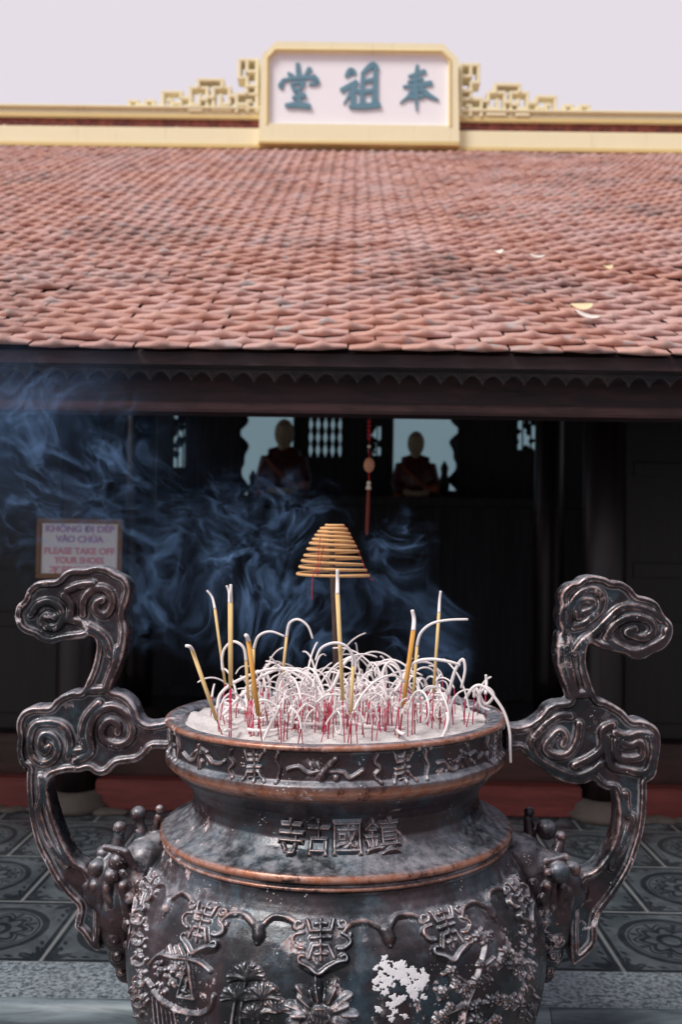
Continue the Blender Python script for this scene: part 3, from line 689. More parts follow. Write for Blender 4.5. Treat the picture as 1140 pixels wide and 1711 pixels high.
# ------------------------------------------------------------------ the incense urn
UY = 2.64; UR = P(561.5, 1204, UY); UXc = UR[0]
TL = R(-.95); ct, st_ = math.cos(TL), math.sin(TL)
def tilt(p):                                                       # the urn leans a little to the left
    p = np.asarray(p, float); q = p-UR; o = np.empty_like(q)
    o[..., 0] = q[..., 0]*ct+q[..., 2]*st_; o[..., 1] = q[..., 1]; o[..., 2] = -q[..., 0]*st_+q[..., 2]*ct
    return o+UR
def untilt(p, vec=False):
    p = np.asarray(p, float); q = p if vec else p-UR; o = np.empty_like(q)
    o[..., 0] = q[..., 0]*ct-q[..., 2]*st_; o[..., 1] = q[..., 1]; o[..., 2] = q[..., 0]*st_+q[..., 2]*ct
    return o if vec else o+UR
PROF = [(250,1208),(254,1201),(262,1198),(280,1198),(284,1200),(284.5,1206),(280,1208),(274.5,1209.5),(273,1230),(274,1251),(279,1254.5),(282.5,1258),(283.5,1264),(281.5,1271),(274,1277),(267,1281),(264,1287),(254,1296),(244,1306),(237.5,1317),(236,1328),(238,1342),(246,1354),(258,1364),(271,1373),(279,1378),(283,1380.5),(290,1383),(293,1389),(291,1394),(284,1396.5),(282.5,1399.5),(288,1402),(288,1406.5),(283,1409),(284,1415),(288,1426),(294,1438),(297,1442),(305,1452),(318,1475),(331,1505),(340,1535),(345.5,1565),(347.5,1595),(346,1625),(340,1660),(328,1700),(310,1740),(284,1780),(245,1820),(190,1850),(120,1870),(40,1878)]
def side_world(rp, y):
    r = UY*math.sin(math.atan(rp/F)); dep = UY-r*r/UY; return r, ZC-math.tan(math.atan((y-CY)/F)-pitch)*dep
pw_ = np.array([side_world(*p) for p in PROF])
L = np.r_[0, np.cumsum(np.hypot(*np.diff(pw_, axis=0).T))]; NS = 900
sa = np.linspace(0, L[-1], NS); pr = np.interp(sa, L, pw_[:, 0]); pz = np.interp(sa, L, pw_[:, 1])
ker = np.exp(-.5*(np.arange(-6, 7)/1.5)**2); ker /= ker.sum()
pr = np.r_[pr[:6], np.convolve(pr, ker, 'valid'), pr[-6:]]; pz = np.r_[pz[:6], np.convolve(pz, ker, 'valid'), pz[-6:]]
dr, dz = np.gradient(pr, sa), np.gradient(pz, sa); nl = np.hypot(dr, dz); pnr, pnz = -dz/nl, dr/nl      # outward normal
def surf(th, s, h=0.):                                              # theta 0 faces the camera
    r = np.interp(s, sa, pr); z = np.interp(s, sa, pz); nr_ = np.interp(s, sa, pnr); nz_ = np.interp(s, sa, pnz)
    r = r+h*nr_; z = z+h*nz_
    return tilt(np.stack([UXc+r*np.sin(th), UY-r*np.cos(th), z], -1))
i_top = int(np.argmax(pr[:int(np.searchsorted(sa, .09))]))
zmono = pz[i_top:]; rmono = pr[i_top:]; smono = sa[i_top:]
def pix2surf(px, py):
    d = ray(px, py); ts = np.linspace(1.7, 3.0, 5200)
    pts = untilt(np.array([0, 0, ZC])+d[None]*ts[:, None]); rho = np.hypot(pts[:, 0]-UXc, pts[:, 1]-UY)
    ok = (pts[:, 2] < zmono[0]) & (rho <= np.interp(-pts[:, 2], -zmono, rmono))
    i = int(np.argmax(ok)) if ok.any() else int(np.argmin(rho-np.interp(-pts[:, 2], -zmono, rmono)))
    p = pts[i]; return math.atan2(p[0]-UXc, -(p[1]-UY)), float(np.interp(-p[2], -zmono, smono))
gz = 0.0
urn = thing('incense_urn', (UXc, UY, 0), 'large weathered bronze incense urn with cloud handles and raised characters before the hall', 'urn')
def lathe_part(name, a, b_, nth=420):
    ii = np.arange(a, b_+1); th = np.linspace(-math.pi, math.pi, nth, endpoint=False)
    T, I = np.meshgrid(th, sa[ii]); V = surf(T, I).reshape(-1, 3); k = len(ii)
    i, j = np.meshgrid(np.arange(k-1), np.arange(nth), indexing='ij'); j2 = (j+1) % nth
    Fq = np.stack([i*nth+j, (i+1)*nth+j, (i+1)*nth+j2, i*nth+j2], -1).reshape(-1, 4)
    wr = sum(np.exp(-.5*((sa[ii]-s_of(y))/w_)**2)*k_ for y, w_, k_ in ((1203, .008, 1.), (1271, .009, 1.), (1279, .008, .9), (1389, .008, 1.), (1404, .004, .8)))
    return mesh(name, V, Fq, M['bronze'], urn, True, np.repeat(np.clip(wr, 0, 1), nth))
def s_of(y): 
    k = min(range(len(PROF)), key=lambda q: abs(PROF[q][1]-y)+(0 if q > 3 else 99)); return L[k]
sA, sB, sC = s_of(1287), s_of(1380.5), s_of(1442)
iA, iB = int(np.searchsorted(sa, sA)), int(np.searchsorted(sa, sB))
lathe_part('rim_band', 0, iA); lathe_part('neck', iA, iB); lathe_part('belly', iB, NS-1)
# reliefs: height fields laid on the urn's surface
def local(pxs, off=(0, 0), sc=1.0, conv=None):
    ox_, oy_ = off; return [pix2surf(ox_+x/sc, oy_+y/sc) for x, y in pxs]
def relief(name, strokes, plates=(), parent=None, step=.0020, c_th=0., c_s=0., rref=None, label=None):
    """strokes: (list of (u, v) metres, radius, height); plates: (polygon, height). u runs round the urn, v down the profile"""
    parent = parent or urn
    allp = np.array([p for s_ in strokes for p in s_[0]]+[p for s_ in plates for p in s_[0]]); pad = .02
    u0, v0 = allp.min(0)-pad; u1, v1 = allp.max(0)+pad
    U, Vv = np.meshgrid(np.arange(u0, u1, step), np.arange(v0, v1, step)); H = np.zeros(U.shape)
    for poly, h in plates:
        pl = spline(poly, 5, True); d = dpoly(U, Vv, np.vstack([pl, pl[:1]])); sg = np.where(inside(U, Vv, pl), d, -d)
        H = np.maximum(H, h*sstep(sg, -.001, .007))
    H0 = H.copy()
    for pts, rad, h in strokes:
        pts = np.asarray(pts, float)
        if len(pts) > 2: pts = spline(pts, 5)
        d = dpoly(U, Vv, pts)/rad; c = np.clip(1-d*d, 0, 1)**.55
        H = np.maximum(H, H0*(c > 0)+h*c)
    H = (H+np.roll(H, 1, 0)+np.roll(H, -1, 0)+np.roll(H, 1, 1)+np.roll(H, -1, 1))/5
    W = surf(c_th+U/rref, c_s+Vv, np.where(H > 2e-4, H, -.0012)).reshape(-1, 3)
    ny, nx = U.shape; on = (H > 2e-4)
    cell = on[:-1, :-1] | on[1:, :-1] | on[:-1, 1:] | on[1:, 1:]
    i, j = np.nonzero(cell); Fq = np.stack([i*nx+j, (i+1)*nx+j, (i+1)*nx+j+1, i*nx+j+1], -1)
    used, inv = np.unique(Fq, return_inverse=True); o = mesh(name, W[used], inv.reshape(-1, 4), M['bronze'], parent, True)
    if label: o['label'] = label
    return o
def to_local(pxs, off, sc, cth, cs, rref):
    return [((t-cth)*rref, s-cs) for t, s in local(pxs, off, sc)]
# -- the inscription on the neck
INS = [('寺', 487.5, 1399, 42, 64), ('古', 533, 1400, 38, 62), ('國', 580, 1400, 46, 60), ('鎮', 637.5, 1397, 58, 62)]
b = MB()
for chx, px, py, wpx, hpx in INS:
    cth, cs = pix2surf(px, py); a = pix2surf(px-wpx/2, py); c = pix2surf(px+wpx/2, py); tt = pix2surf(px, py-hpx/2); bt = pix2surf(px, py+hpx/2)
    v, f = text_mesh(chx, 1.0, 0, .008); v[:, 0] = (v[:, 0]-v[:, 0].min())/np.ptp(v[:, 0])-.5; v[:, 1] = (v[:, 1]-v[:, 1].min())/np.ptp(v[:, 1])-.5
    # rasterise the glyph's faces into a height field by distance to its outline
    ed = {}
    for p in f:
        for q, r_ in zip(p, p[1:]+p[:1]): ed[(min(q, r_), max(q, r_))] = ed.get((min(q, r_), max(q, r_)), 0)+1
    bdr = [k for k, n_ in ed.items() if n_ == 1]
    rr = float(np.interp(cs, sa, pr)); wu, hv = (c[0]-a[0])*rr, bt[1]-tt[1]
    P2 = np.stack([v[:, 0]*wu, -v[:, 1]*hv], 1)
    stp = .0012; U, Vv = np.meshgrid(np.arange(-wu/2-.008, wu/2+.008, stp), np.arange(-hv/2-.008, hv/2+.008, stp))
    ins = np.zeros(U.shape, bool); D = np.full(U.shape, 1e9)
    for p in f:
        ins |= inside(U, Vv, P2[p])
    for q, r_ in bdr: D = np.minimum(D, dpoly(U, Vv, P2[[q, r_]]))
    sgd = np.where(ins, D, -D); H = .0092*np.clip((sgd+.0022)/.0055, 0, 1)**.6
    H = (H+np.roll(H, 1, 0)+np.roll(H, -1, 0)+np.roll(H, 1, 1)+np.roll(H, -1, 1))/5
    W = surf(cth+U/rr, cs+Vv, np.where(H > 2e-4, H, -.001)).reshape(-1, 3); nx = U.shape[1]; on = H > 2e-4
    cell = on[:-1, :-1] | on[1:, :-1] | on[:-1, 1:] | on[1:, 1:]; i, j = np.nonzero(cell)
    Fq = np.stack([i*nx+j, (i+1)*nx+j, (i+1)*nx+j+1, i*nx+j+1], -1); used, inv = np.unique(Fq, return_inverse=True)
    mesh('lettering', W[used], inv.reshape(-1, 4), M['bronze'], urn, True)
# -- medallions with the longevity character, hung on the belly
MO, MS = (440, 1500), 5.18
mth, msv = pix2surf(540, 1572); mr = float(np.interp(msv, sa, pr))
tl = lambda pts: to_local(pts, MO, MS, mth, msv, mr)
circ = lambda x, y, r_, n=9, a0=0, a1=5.6: [(x+r_*math.cos(a0+(a1-a0)*i/n)*(1-.5*i/n), y+r_*math.sin(a0+(a1-a0)*i/n)*(1-.5*i/n)) for i in range(n+1)]
med_plate = tl([(285,200),(380,182),(500,176),(615,180),(700,190),(735,240),(700,290),(770,345),(775,410),(715,460),(745,510),(735,580),(640,630),(560,660),(480,705),(400,665),(300,600),(285,510),(330,465),(255,430),(235,370),(270,310),(330,290),(255,250)])
med_str = [(tl(p), .0042, .0085) for p in ([(352,308),(285,318),(258,370),(300,430),(352,440)], [(360,505),(322,500),(312,552),(400,602),(480,655),(560,604),(650,556),(722,540),(715,492),(672,512)], [(680,312),(742,350),(752,402),(702,440),(650,442)])]
med_str += [(tl(circ(312, 240, 44)), .0036, .007), (tl(circ(690, 232, 42, 9, 3.1, -2.4)), .0036, .007)]
shou = [[(382,195),(398,245),(415,296)],[(415,296),(500,294),(586,290)],[(586,290),(602,240),(612,190)],[(500,190),(500,540)],[(455,240),(545,236)],[(420,356),(580,346)],[(400,522),(418,470),(436,420)],[(436,420),(500,418),(566,415)],[(566,415),(588,465),(612,516)],[(455,490),(548,486)]]
med_str += [(tl(p), .0046, .0085) for p in shou]
meds = [pix2surf(540, 1572)[0], pix2surf(343, 1553)[0], pix2surf(748, 1543)[0]]
dth = (meds[2]-meds[1])/2; meds = [meds[0]+dth*k for k in (-2, -1, 0, 1, 2)]
for th in meds: relief('medallion', med_str, [(med_plate, .006)], None, .0017, th, msv, mr)
# swags with a pendent bud between the medallions
SO, SS = (180, 1320), 2.59
tl2 = lambda pts: to_local(pts, SO, SS, mth, msv, mr)
swag = [(tl2([(498,570),(535,540),(590,540),(628,575),(652,612),(684,575),(725,548),(780,556),(820,580)]), .0078, .009), (tl2([(655,600),(655,632)]), .015, .015), (tl2([(654,632),(650,656)]), .008, .010), (tl2(circ(822, 585, 20)), .005, .008), (tl2(circ(500, 575, 20)), .005, .008)]
for k in (-2, -1, 0, 1): relief('swag', [(np.array(p)+np.array([0, 0]), r_, h) for p, r_, h in swag], (), None, .0022, mth+dth*(k+1), msv, mr)
# lotus below the middle medallion
def blob_strokes(cx_, cy_, n, spread, rad, h): return [([pix for pix in [(random.gauss(cx_, spread[0]), random.gauss(cy_, spread[1]))]], rad, h) for _ in range(n)]
tp = lambda pts: to_local(pts, (0, 0), 1, mth, msv, mr)
lot = []
for ring_, (n_, ra, rb2, wv, hh) in enumerate(((11, 40, 52, .0125, .008), (9, 28, 40, .0125, .012))):
    for i in range(n_):
        a = 2*math.pi*(i+.5*ring_)/n_; cxl, cyl = 536, 1696
        lot.append((tp([(cxl+ra*math.cos(a), cyl+ra*math.sin(a)*1.05), (cxl+rb2*math.cos(a), cyl+rb2*math.sin(a)*1.05)]), wv, hh))
        lot.append((tp([(cxl+ra*.9*math.cos(a), cyl+ra*.9*math.sin(a)), (cxl+(rb2+9)*math.cos(a), cyl+(rb2+9)*math.sin(a)*1.05)]), .003, hh+.003))
lot.append((tp([(536, 1696)]), .022, .013))
for i in range(-3, 4): lot.append((tp([(536+i*5-10, 1682), (536+i*5+10, 1710)]), .0016, .0148)); lot.append((tp([(536+i*5+10, 1682), (536+i*5-10, 1710)]), .0016, .0148))
relief('lotus_flower', lot, (), None, .0018, mth, msv, mr)
# pagoda with scale roof at the lower left
pg = [(tp([(252,1612),(268,1596),(292,1600),(330,1606),(352,1622)]), .006, .010), (tp([(250,1640),(262,1662),(290,1684),(330,1694),(352,1684),(358,1664)]), .006, .009),
      (tp([(318,1604),(300,1664)]), .004, .011), (tp([(300,1664),(326,1668)]), .004, .011), (tp([(326,1668),(318,1604)]), .004, .011), (tp([(316,1636),(312,1656)]), .0025, .012)]
for i in range(75):
    x, y = random.uniform(254, 316), random.uniform(1606, 1660)
    pg.append((tp([(x, y)]), random.uniform(.004, .007), random.uniform(.007, .012)))
for x in range(258, 300, 7): pg.append((tp([(x, 1664+(x-258)*.5), (x+4, 1711), (x+8, 1740)]), .004, .008))
for i in range(14): x = random.uniform(272, 330); pg.append((tp([(x, random.uniform(1578, 1600)), (x+random.uniform(-8, 8), random.uniform(1590, 1604))]), .004, .007))
relief('pagoda_relief', pg, (), None, .002, mth, msv, mr)
# leafy spray between pagoda and lotus
sp = []
for cx_, cy_, n_, ln in ((412, 1636, 13, 30), (440, 1668, 13, 28), (395, 1668, 9, 24), (462, 1690, 10, 24), (425, 1700, 9, 22)):
    for i in range(n_):
        a = math.pi*(1.02*i/(n_-1)+1)-.05+random.gauss(0, .06); e = (cx_+ln*math.cos(a), cy_+ln*.85*math.sin(a))
        sp.append((tp([(cx_, cy_), ((cx_+e[0])/2, (cy_+e[1])/2-2), e]), random.uniform(.0035, .0055), random.uniform(.006, .010)))
for x, y in ((412, 1636), (440, 1668), (395, 1668)): sp.append((tp([(x, y), (x-6, y+36), (x-10, y+80)]), .005, .008))
relief('leaf_spray', sp, (), None, .002, mth, msv, mr)
# fruiting tree at the right
tr = [(tp([(770,1720),(778,1680),(790,1650),(806,1600),(812,1560)]), .005, .010), (tp([(790,1650),(762,1630),(748,1622)]), .004, .008), (tp([(800,1620),(825,1600)]), .004, .008), (tp([(780,1678),(752,1690),(735,1700)]), .004, .008)]
for cx_, cy_, n_, sx, sy in ((765, 1640, 22, 16, 10), (808, 1575, 16, 11, 9), (748, 1672, 18, 14, 8), (828, 1606, 22, 13, 10), (800, 1640, 16, 12, 10), (845, 1660, 26, 14, 16), (735, 1700, 14, 10, 7), (860, 1600, 18, 8, 18), (815, 1690, 22, 16, 12)):
    for i in range(max(3, n_//4)):
        fx, fy, fr_, a0 = random.gauss(cx_, sx), random.gauss(cy_, sy), random.uniform(4.5, 7.5), random.uniform(0, 6)
        hb = random.uniform(.006, .011)
        for q in range(5):
            a = a0+q*1.2566; tr.append((tp([(fx+fr_*.45*math.cos(a), fy+fr_*.45*math.sin(a)), (fx+fr_*1.1*math.cos(a), fy+fr_*1.1*math.sin(a))]), .0044, hb))
        tr.append((tp([(fx, fy)]), .0036, hb+.004))
        a = random.uniform(0, 6.28); tr.append((tp([(fx+fr_*math.cos(a), fy+fr_*math.sin(a)), (fx+fr_*2.4*math.cos(a), fy+fr_*2.4*math.sin(a))]), .0045, hb*.7))
relief('fruit_tree_relief', tr, (), None, .002, mth, msv, mr)
wl = []
for i in range(60): x, y = random.uniform(222, 246), random.uniform(1540, 1700); wl.append((tp([(x, y), (x+random.uniform(-6, 6), y+random.uniform(-9, 9))]), random.uniform(.003, .006), random.uniform(.005, .010)))
for i in range(5): wl.append((tp(circ(232+i, 1535+i*34, 12)), .0045, .010))
relief('vine_relief', wl, (), None, .002, mth, msv, mr)
wl = []
for i in range(60): x, y = random.uniform(868, 894), random.uniform(1540, 1700); wl.append((tp([(x, y), (x+random.uniform(-6, 6), y+random.uniform(-9, 9))]), random.uniform(.003, .006), random.uniform(.005, .010)))
relief('vine_relief', wl, (), None, .002, mth, msv, mr)
fk = []
for cx_, cy_, n_, sx, sy in ((672, 1622, 26, 12, 8), (640, 1640, 16, 9, 12), (690, 1655, 14, 9, 7), (706, 1640, 12, 5, 10), (645, 1612, 6, 9, 5), (655, 1672, 7, 12, 7), (668, 1690, 5, 14, 6)):
    for i in range(n_):
        fx, fy = random.gauss(cx_, sx), random.gauss(cy_, sy)
        for q in range(7): fk.append((tp([(fx+random.gauss(0, 3.2), fy+random.gauss(0, 2.6)), (fx+random.gauss(0, 3.2), fy+random.gauss(0, 2.6))]), random.uniform(.0009, .0026), .0009))
o = relief('flaking_paint', fk, (), None, .0011, mth, msv, mr); o.data.materials[0] = M['flake']; o.data.materials[0] = M['flake']
# motifs on the band below the lip
bth, bs = pix2surf(545, 1287); br = float(np.interp(bs, sa, pr))
tb = lambda pts, off, sc: to_local(pts, off, sc, bth, bs, br)
B6 = ((280, 960), 1.9655); B4 = ((270, 1130), 3.93); B5 = ((560, 1130), 3.8)
bat = [(tb([(395,640),(432,632),(462,652),(502,645)], *B6), .0055, .007), (tb([(505,662)], *B6), .0125, .010), (tb([(512,652),(532,628),(552,604)], *B6), .0075, .009), (tb([(470,622),(476,636)], *B6), .005, .007), (tb([(494,620),(500,634)], *B6), .005, .007),
       (tb([(530,648),(575,650),(600,668),(640,644)], *B6), .0055, .007), (tb([(553,668)], *B6), .0085, .008)]
relief('bat_relief', bat, (), None, .0016, bth, bs, br)
bl = [(tb([(150,505),(190,548),(222,548),(245,512),(290,505),(330,560),(385,575),(418,556)], *B4), .0052, .007), (tb([(250,450),(250,600)], *B4), .006, .007), (tb([(230,490),(200,520)], *B4), .005, .006), (tb([(268,478),(300,500)], *B4), .005, .006), (tb([(320,545),(310,575)], *B4), .0055, .007), (tb([(270,560),(262,600)], *B4), .006, .007)]
relief('bat_relief', bl, (), None, .0016, bth, bs, br)
brr = [(tb([(650,550),(690,545),(730,590),(770,580),(790,520),(830,490)], *B5), .0055, .007), (tb([(800,480),(835,560)], *B5), .0065, .007), (tb([(850,500),(890,480),(900,520),(935,490)], *B5), .005, .007), (tb([(770,540),(800,570)], *B5), .006, .007), (tb([(860,530),(880,550)], *B5), .005, .006)]
relief('bat_relief', brr, (), None, .0016, bth, bs, br)
bsh = [[(548,478),(572,545)],[(572,548),(640,548)],[(640,548),(682,482)],[(606,480),(606,692)],[(580,515),(632,515)],[(568,595),(650,595)],[(535,682),(566,628)],[(566,628),(640,624)],[(640,624),(674,694)],[(585,668),(632,668)]]
brk = [[(466,470),(452,520),(478,570),(452,610),(468,668)],[(770,490),(756,540),(778,600),(770,650),(752,700)]]
shs = [(tb(p, *B4), .0044, .0065) for p in bsh]; bks = [(tb(p, *B4), .0052, .007) for p in brk]
dB = pix2surf(672, 1282)[0]-pix2surf(424, 1282)[0]
for k in (0, 1, 2, -1):
    relief('band_character', shs, (), None, .0016, bth+dB*k, bs, br)
    for q in bks: relief('bracket_relief', [q], (), None, .0016, bth+dB*k, bs, br)
# -- cloud handles: cast plates with a raised border and scrolls
def px_tr(pts, off, sc): return [(off[0]+x/sc, off[1]+y/sc) for x, y in pts]
A4 = ((0, 860), 3.72); A2 = ((0, 1260), 3.79); A5 = ((860, 940), 3.718); A3 = ((840, 1260), 3.79)
outL = px_tr([(95,610),(110,560),(150,520),(175,460),(230,415),(300,405),(355,398),(400,355),(450,332),(530,330),(600,315),(670,325),(725,358),(770,380),(802,415),(815,460),(805,520),(785,580),(778,630),(792,690),(790,760),(780,830),(765,890),(740,960),(715,1020),(695,1085),(760,1105),(815,1145),(850,1195),(870,1250),(895,1280),(935,1292),(1000,1284),(1085,1276),(1085,1440),(960,1455),(930,1480),(895,1512),(850,1538),(780,1548),(730,1558),(690,1598),(640,1622),(590,1612),(550,1588),(500,1600),(430,1600),(380,1610),(325,1632)], *A4)
outL += px_tr([(312,200),(322,290),(350,390),(385,490),(430,590),(485,670),(560,720),(640,900),(640,1220),(580,1215),(520,1135),(475,1090),(480,1040),(490,965),(455,925),(400,865),(340,785),(290,690),(235,580),(200,450),(180,330),(170,200),(172,90)], *A2)
outL += px_tr([(170,1590),(140,1568),(115,1520),(105,1450),(112,1380),(102,1320),(112,1260),(145,1215),(200,1190),(260,1186),(310,1184),(340,1150),(390,1115),(450,1092),(505,1090),(540,1030),(570,960),(590,890),(600,820),(590,772),(560,756),(520,770),(440,780),(380,790),(320,805),(260,790),(215,760),(160,740),(120,710),(98,660)], *A4)
scL = [px_tr(p, *A4) for p in ([(520,620),(522,540),(565,478),(635,455),(690,490),(700,560),(665,620),(615,610),(598,560),(640,530)],[(195,620),(240,560),(310,540),(375,575),(395,640),(360,692),(300,695),(265,655),(295,620),(345,635)],[(420,650),(490,665),(560,700),(630,745),(665,790),(690,870)],[(400,500),(445,560),(440,640)],[(420,470),(500,440),(580,430)],[(622,800),(600,900),(565,1000),(535,1080)],[(740,830),(715,930),(690,1000),(665,1065)],[(545,1092),(655,1085)],
  [(470,1530),(570,1470),(560,1350),(595,1245),(680,1195),(770,1220),(825,1300),(815,1390),(740,1430),(655,1400),(635,1335),(680,1280),(735,1300),(735,1350)],[(430,1500),(440,1400),(400,1315),(310,1290),(220,1310),(190,1400),(205,1500),(265,1545),(340,1515),(368,1440),(335,1375),(275,1365),(255,1425),(285,1470),(312,1440)],[(450,1470),(540,1455),(515,1370),(540,1260),(620,1170)])]
scL += [px_tr([(262,140),(272,250),(250,350),(270,430),(300,520),(350,600),(430,690)], *A2)]
outR = px_tr([(335,850),(318,790),(285,700),(262,620),(258,540),(268,450),(285,420),(270,360),(270,310),(285,260),(280,205),(308,155),(350,125),(390,116),(425,88),(490,76),(560,90),(600,110),(660,115),(720,150),(765,200),(830,215),(890,250),(930,320),(975,370),(985,430),(965,490),(920,540),(850,570),(800,600),(730,600),(680,570),(600,555),(520,530),(475,505),(455,520),(445,580),(450,650),(470,720),(490,780),(520,840),(560,850),(620,880),(680,920),(730,970),(780,970),(840,990),(890,1030),(908,1090),(905,1160),(893,1230),(882,1300),(860,1340),(825,1362)], *A5)
outR += px_tr([(915,200),(912,330),(893,480),(858,600),(828,690),(788,770),(738,850),(680,930),(620,1010),(602,1080),(596,1180),(560,1240),(490,1300),(430,1300),(430,900),(490,760),(545,738),(592,706),(642,645),(692,555),(722,450),(725,330),(702,232)], *A3)
outR += px_tr([(570,1412),(520,1385),(485,1352),(440,1370),(370,1375),(300,1360),(240,1330),(180,1290),(110,1240),(70,1210),(30,1165),(-55,1160),(-55,1010),(0,1012),(70,1000),(130,965),(165,932),(195,893),(250,865)], *A5)
scR = [px_tr(p, *A5) for p in ([(335,380),(345,275),(400,195),(480,165),(540,205),(535,285),(480,340),(420,385),(365,400)],[(395,340),(385,265),(425,235),(485,245),(480,290),(430,310)],[(565,470),(605,400),(680,350),(765,340),(842,372),(855,430),(800,468),(725,450),(695,430),(745,412)],[(565,470),(640,520),(740,558),(850,520),(935,468),(945,420)],[(370,560),(420,490),(500,430),(580,350),(655,285),(740,275),(830,300),(905,355)],[(420,560),(420,650),(455,790)],[(320,470),(330,600),(375,800)],[(375,820),(485,812)],
  [(400,1000),(385,1100),(330,1185),(240,1195),(190,1150),(225,1090),(278,1045),(310,1080),(300,1125)],[(345,950),(255,960),(140,1060),(105,1130),(140,1215),(255,1285),(370,1325),(475,1295),(530,1250)],[(370,1258),(475,1208),(545,1140),(545,1040),(605,1005)],[(570,1080),(590,1250),(690,1285),(810,1300),(855,1200),(848,1085),(780,1060),(690,1080),(620,1055)],[(630,1105),(630,1180),(660,1215),(780,1205),(780,1115),(715,1135),(640,1110)])]
scR += [px_tr([(775,250),(785,370),(815,400),(790,480),(760,560),(715,640),(690,710)], *A3)]
HT = .052
def handle(outline, scrolls, label):
    Yf = UY-HT/2
    o2 = np.array([P(x, y, Yf)[[0, 2]] for x, y in outline]); o2 = spline(o2, 4, True); oc = np.vstack([o2, o2[:1]])
    stp = .0024; u0, v0 = o2.min(0)-.006; u1, v1 = o2.max(0)+.006
    X, Z = np.meshgrid(np.arange(u0, u1, stp), np.arange(v0, v1, stp)); d = dpoly(X, Z, oc); sd = np.where(inside(X, Z, o2), d, -d)
    gzv, gxv = np.gradient(sd, stp); gl = np.hypot(gzv, gxv)+1e-9
    h = .015*(1-np.clip(1-sd/.006, 0, 1)**2)**.5                        # rounded arris, flat border
    h -= .012*sstep(sd, .0165, .0205)                                    # sunk field inside the border
    for s_ in scrolls:
        pts = spline(np.array([P(x, y, Yf)[[0, 2]] for x, y in s_]), 5); q = dpoly(X, Z, pts)/.0115
        h = np.maximum(h, np.where(sd > 0, .003+.0125*np.clip(1-q**4, 0, 1)**.6*np.clip(sd/.01, 0, 1), 0)*(q < 1))
    h += .0006*np.sin(X*140+Z*60)*np.sin(Z*170)*(sd > .004)
    h = (h*3+np.roll(h, 1, 0)+np.roll(h, -1, 0)+np.roll(h, 1, 1)+np.roll(h, -1, 1))/7
    Xs, Zs = X.copy(), Z.copy(); o_ = sd < 0
    Xs[o_] -= (sd*gxv/gl)[o_]; Zs[o_] -= (sd*gzv/gl)[o_]; h = np.where(o_, 0, h)
    on = sd > 0; cell = on[:-1, :-1] | on[1:, :-1] | on[:-1, 1:] | on[1:, 1:]; i, j = np.nonzero(cell); nx = X.shape[1]
    Fq = np.stack([i*nx+j, i*nx+j+1, (i+1)*nx+j+1, (i+1)*nx+j], -1); used, inv = np.unique(Fq, return_inverse=True); Fq = inv.reshape(-1, 4)
    xs, zs, hs = Xs.ravel()[used], Zs.ravel()[used], h.ravel()[used]; n = len(used)
    V = np.vstack([np.stack([xs, Yf-hs, zs], 1), np.stack([xs, Yf+HT+hs, zs], 1)])
    E = {}
    for q in Fq.tolist():
        for a, c in zip(q, q[1:]+q[:1]): E[(a, c)] = 1
    bd = [(a, c) for a, c in E if (c, a) not in E]
    S_ = np.array([(c, a, a+n, c+n) for a, c in bd])
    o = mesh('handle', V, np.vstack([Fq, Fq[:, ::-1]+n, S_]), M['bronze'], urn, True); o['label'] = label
handle(outL, scL, 'cloud-scroll handle curling outward on the left, ash-dusted'); handle(outR, scR, 'cloud-scroll handle curling outward on the right, darker')
# -- beast masks that hold the handles
def pxr(r_, Y=UY): return r_*Y/F
def beast(base, blobs, caps, curls, label):
    b = MB()
    for x, y, dy, r_ in base: b.ball(P(x, y, UY+dy), pxr(r_), (1, 1, 1), 3)
    tmp = remesh(b, 'tmp', M['bronze'], urn, .006, 14); me = tmp.data; b = MB(); rl_ = root_loc(urn)
    b.add([np.array(v.co)+rl_ for v in me.vertices], [list(p.vertices) for p in me.polygons]); bpy.data.objects.remove(tmp)
    for x, y, dy, r_ in blobs: b.ball(P(x, y, UY+dy), pxr(r_), (1, 1, 1), 3)
    for (x0, y0, d0, r0), (x1, y1, d1, r1) in caps:
        p0, p1 = P(x0, y0, UY+d0), P(x1, y1, UY+d1); b.tube([p0, p0*.5+p1*.5, p1], [pxr(r0), pxr((r0+r1)/2), pxr(r1)], 12); b.ball(p0, pxr(r0)*.99, (1, 1, 1), 2); b.ball(p1, pxr(r1)*.99, (1, 1, 1), 2)
    for x, y, dy, r_, sg in curls:
        pts = []
        for i in range(20):
            a = sg*i*.62; q = r_*(1-i/24); pts.append(P(x+q*math.cos(a), y+q*math.sin(a), UY+dy-.010*i/20))
        b.tube(pts, pxr(r_*.26), 8)
    o = remesh(b, 'beast_mask', M['bronze'], urn, .003, 1); o['label'] = label
base_ = [(266,1408,0,20),(254,1424,0,32),(246,1440,-.01,42),(232,1462,-.02,44),(216,1488,-.025,45),(206,1520,-.02,44),(206,1555,-.01,38),(209,1590,0,30),(212,1622,.01,20),(200,1455,-.035,34),(180,1474,-.03,32),(165,1492,-.02,26),(150,1482,-.005,20)]
bl_ = [(231,1360,0,13.5),(267,1352,.01,7.5),(200,1383,-.02,11),(172,1427,-.03,14),(162,1450,-.06,15),(197,1440,-.085,16),(186,1464,-.095,13),(160,1480,-.06,11)]
cp_ = [((238,1410,0,15),(232,1370,0,8)),((256,1400,.01,9),(264,1364,.01,5.5)),((194,1432,-.03,14),(199,1390,-.02,8.5)),((152,1512,0,9),(134,1536,0,7)),((134,1538,0,7),(162,1578,0,10)),((162,1578,0,10),(190,1560,0,16)),
       ((176,1416,-.07,6),(210,1424,-.10,7)),((210,1424,-.10,7),(222,1446,-.10,6)),((205,1480,-.10,8),(216,1530,-.085,7)),((180,1482,-.09,8),(186,1510,-.08,7)),((168,1492,-.07,6),(174,1522,-.06,6))]
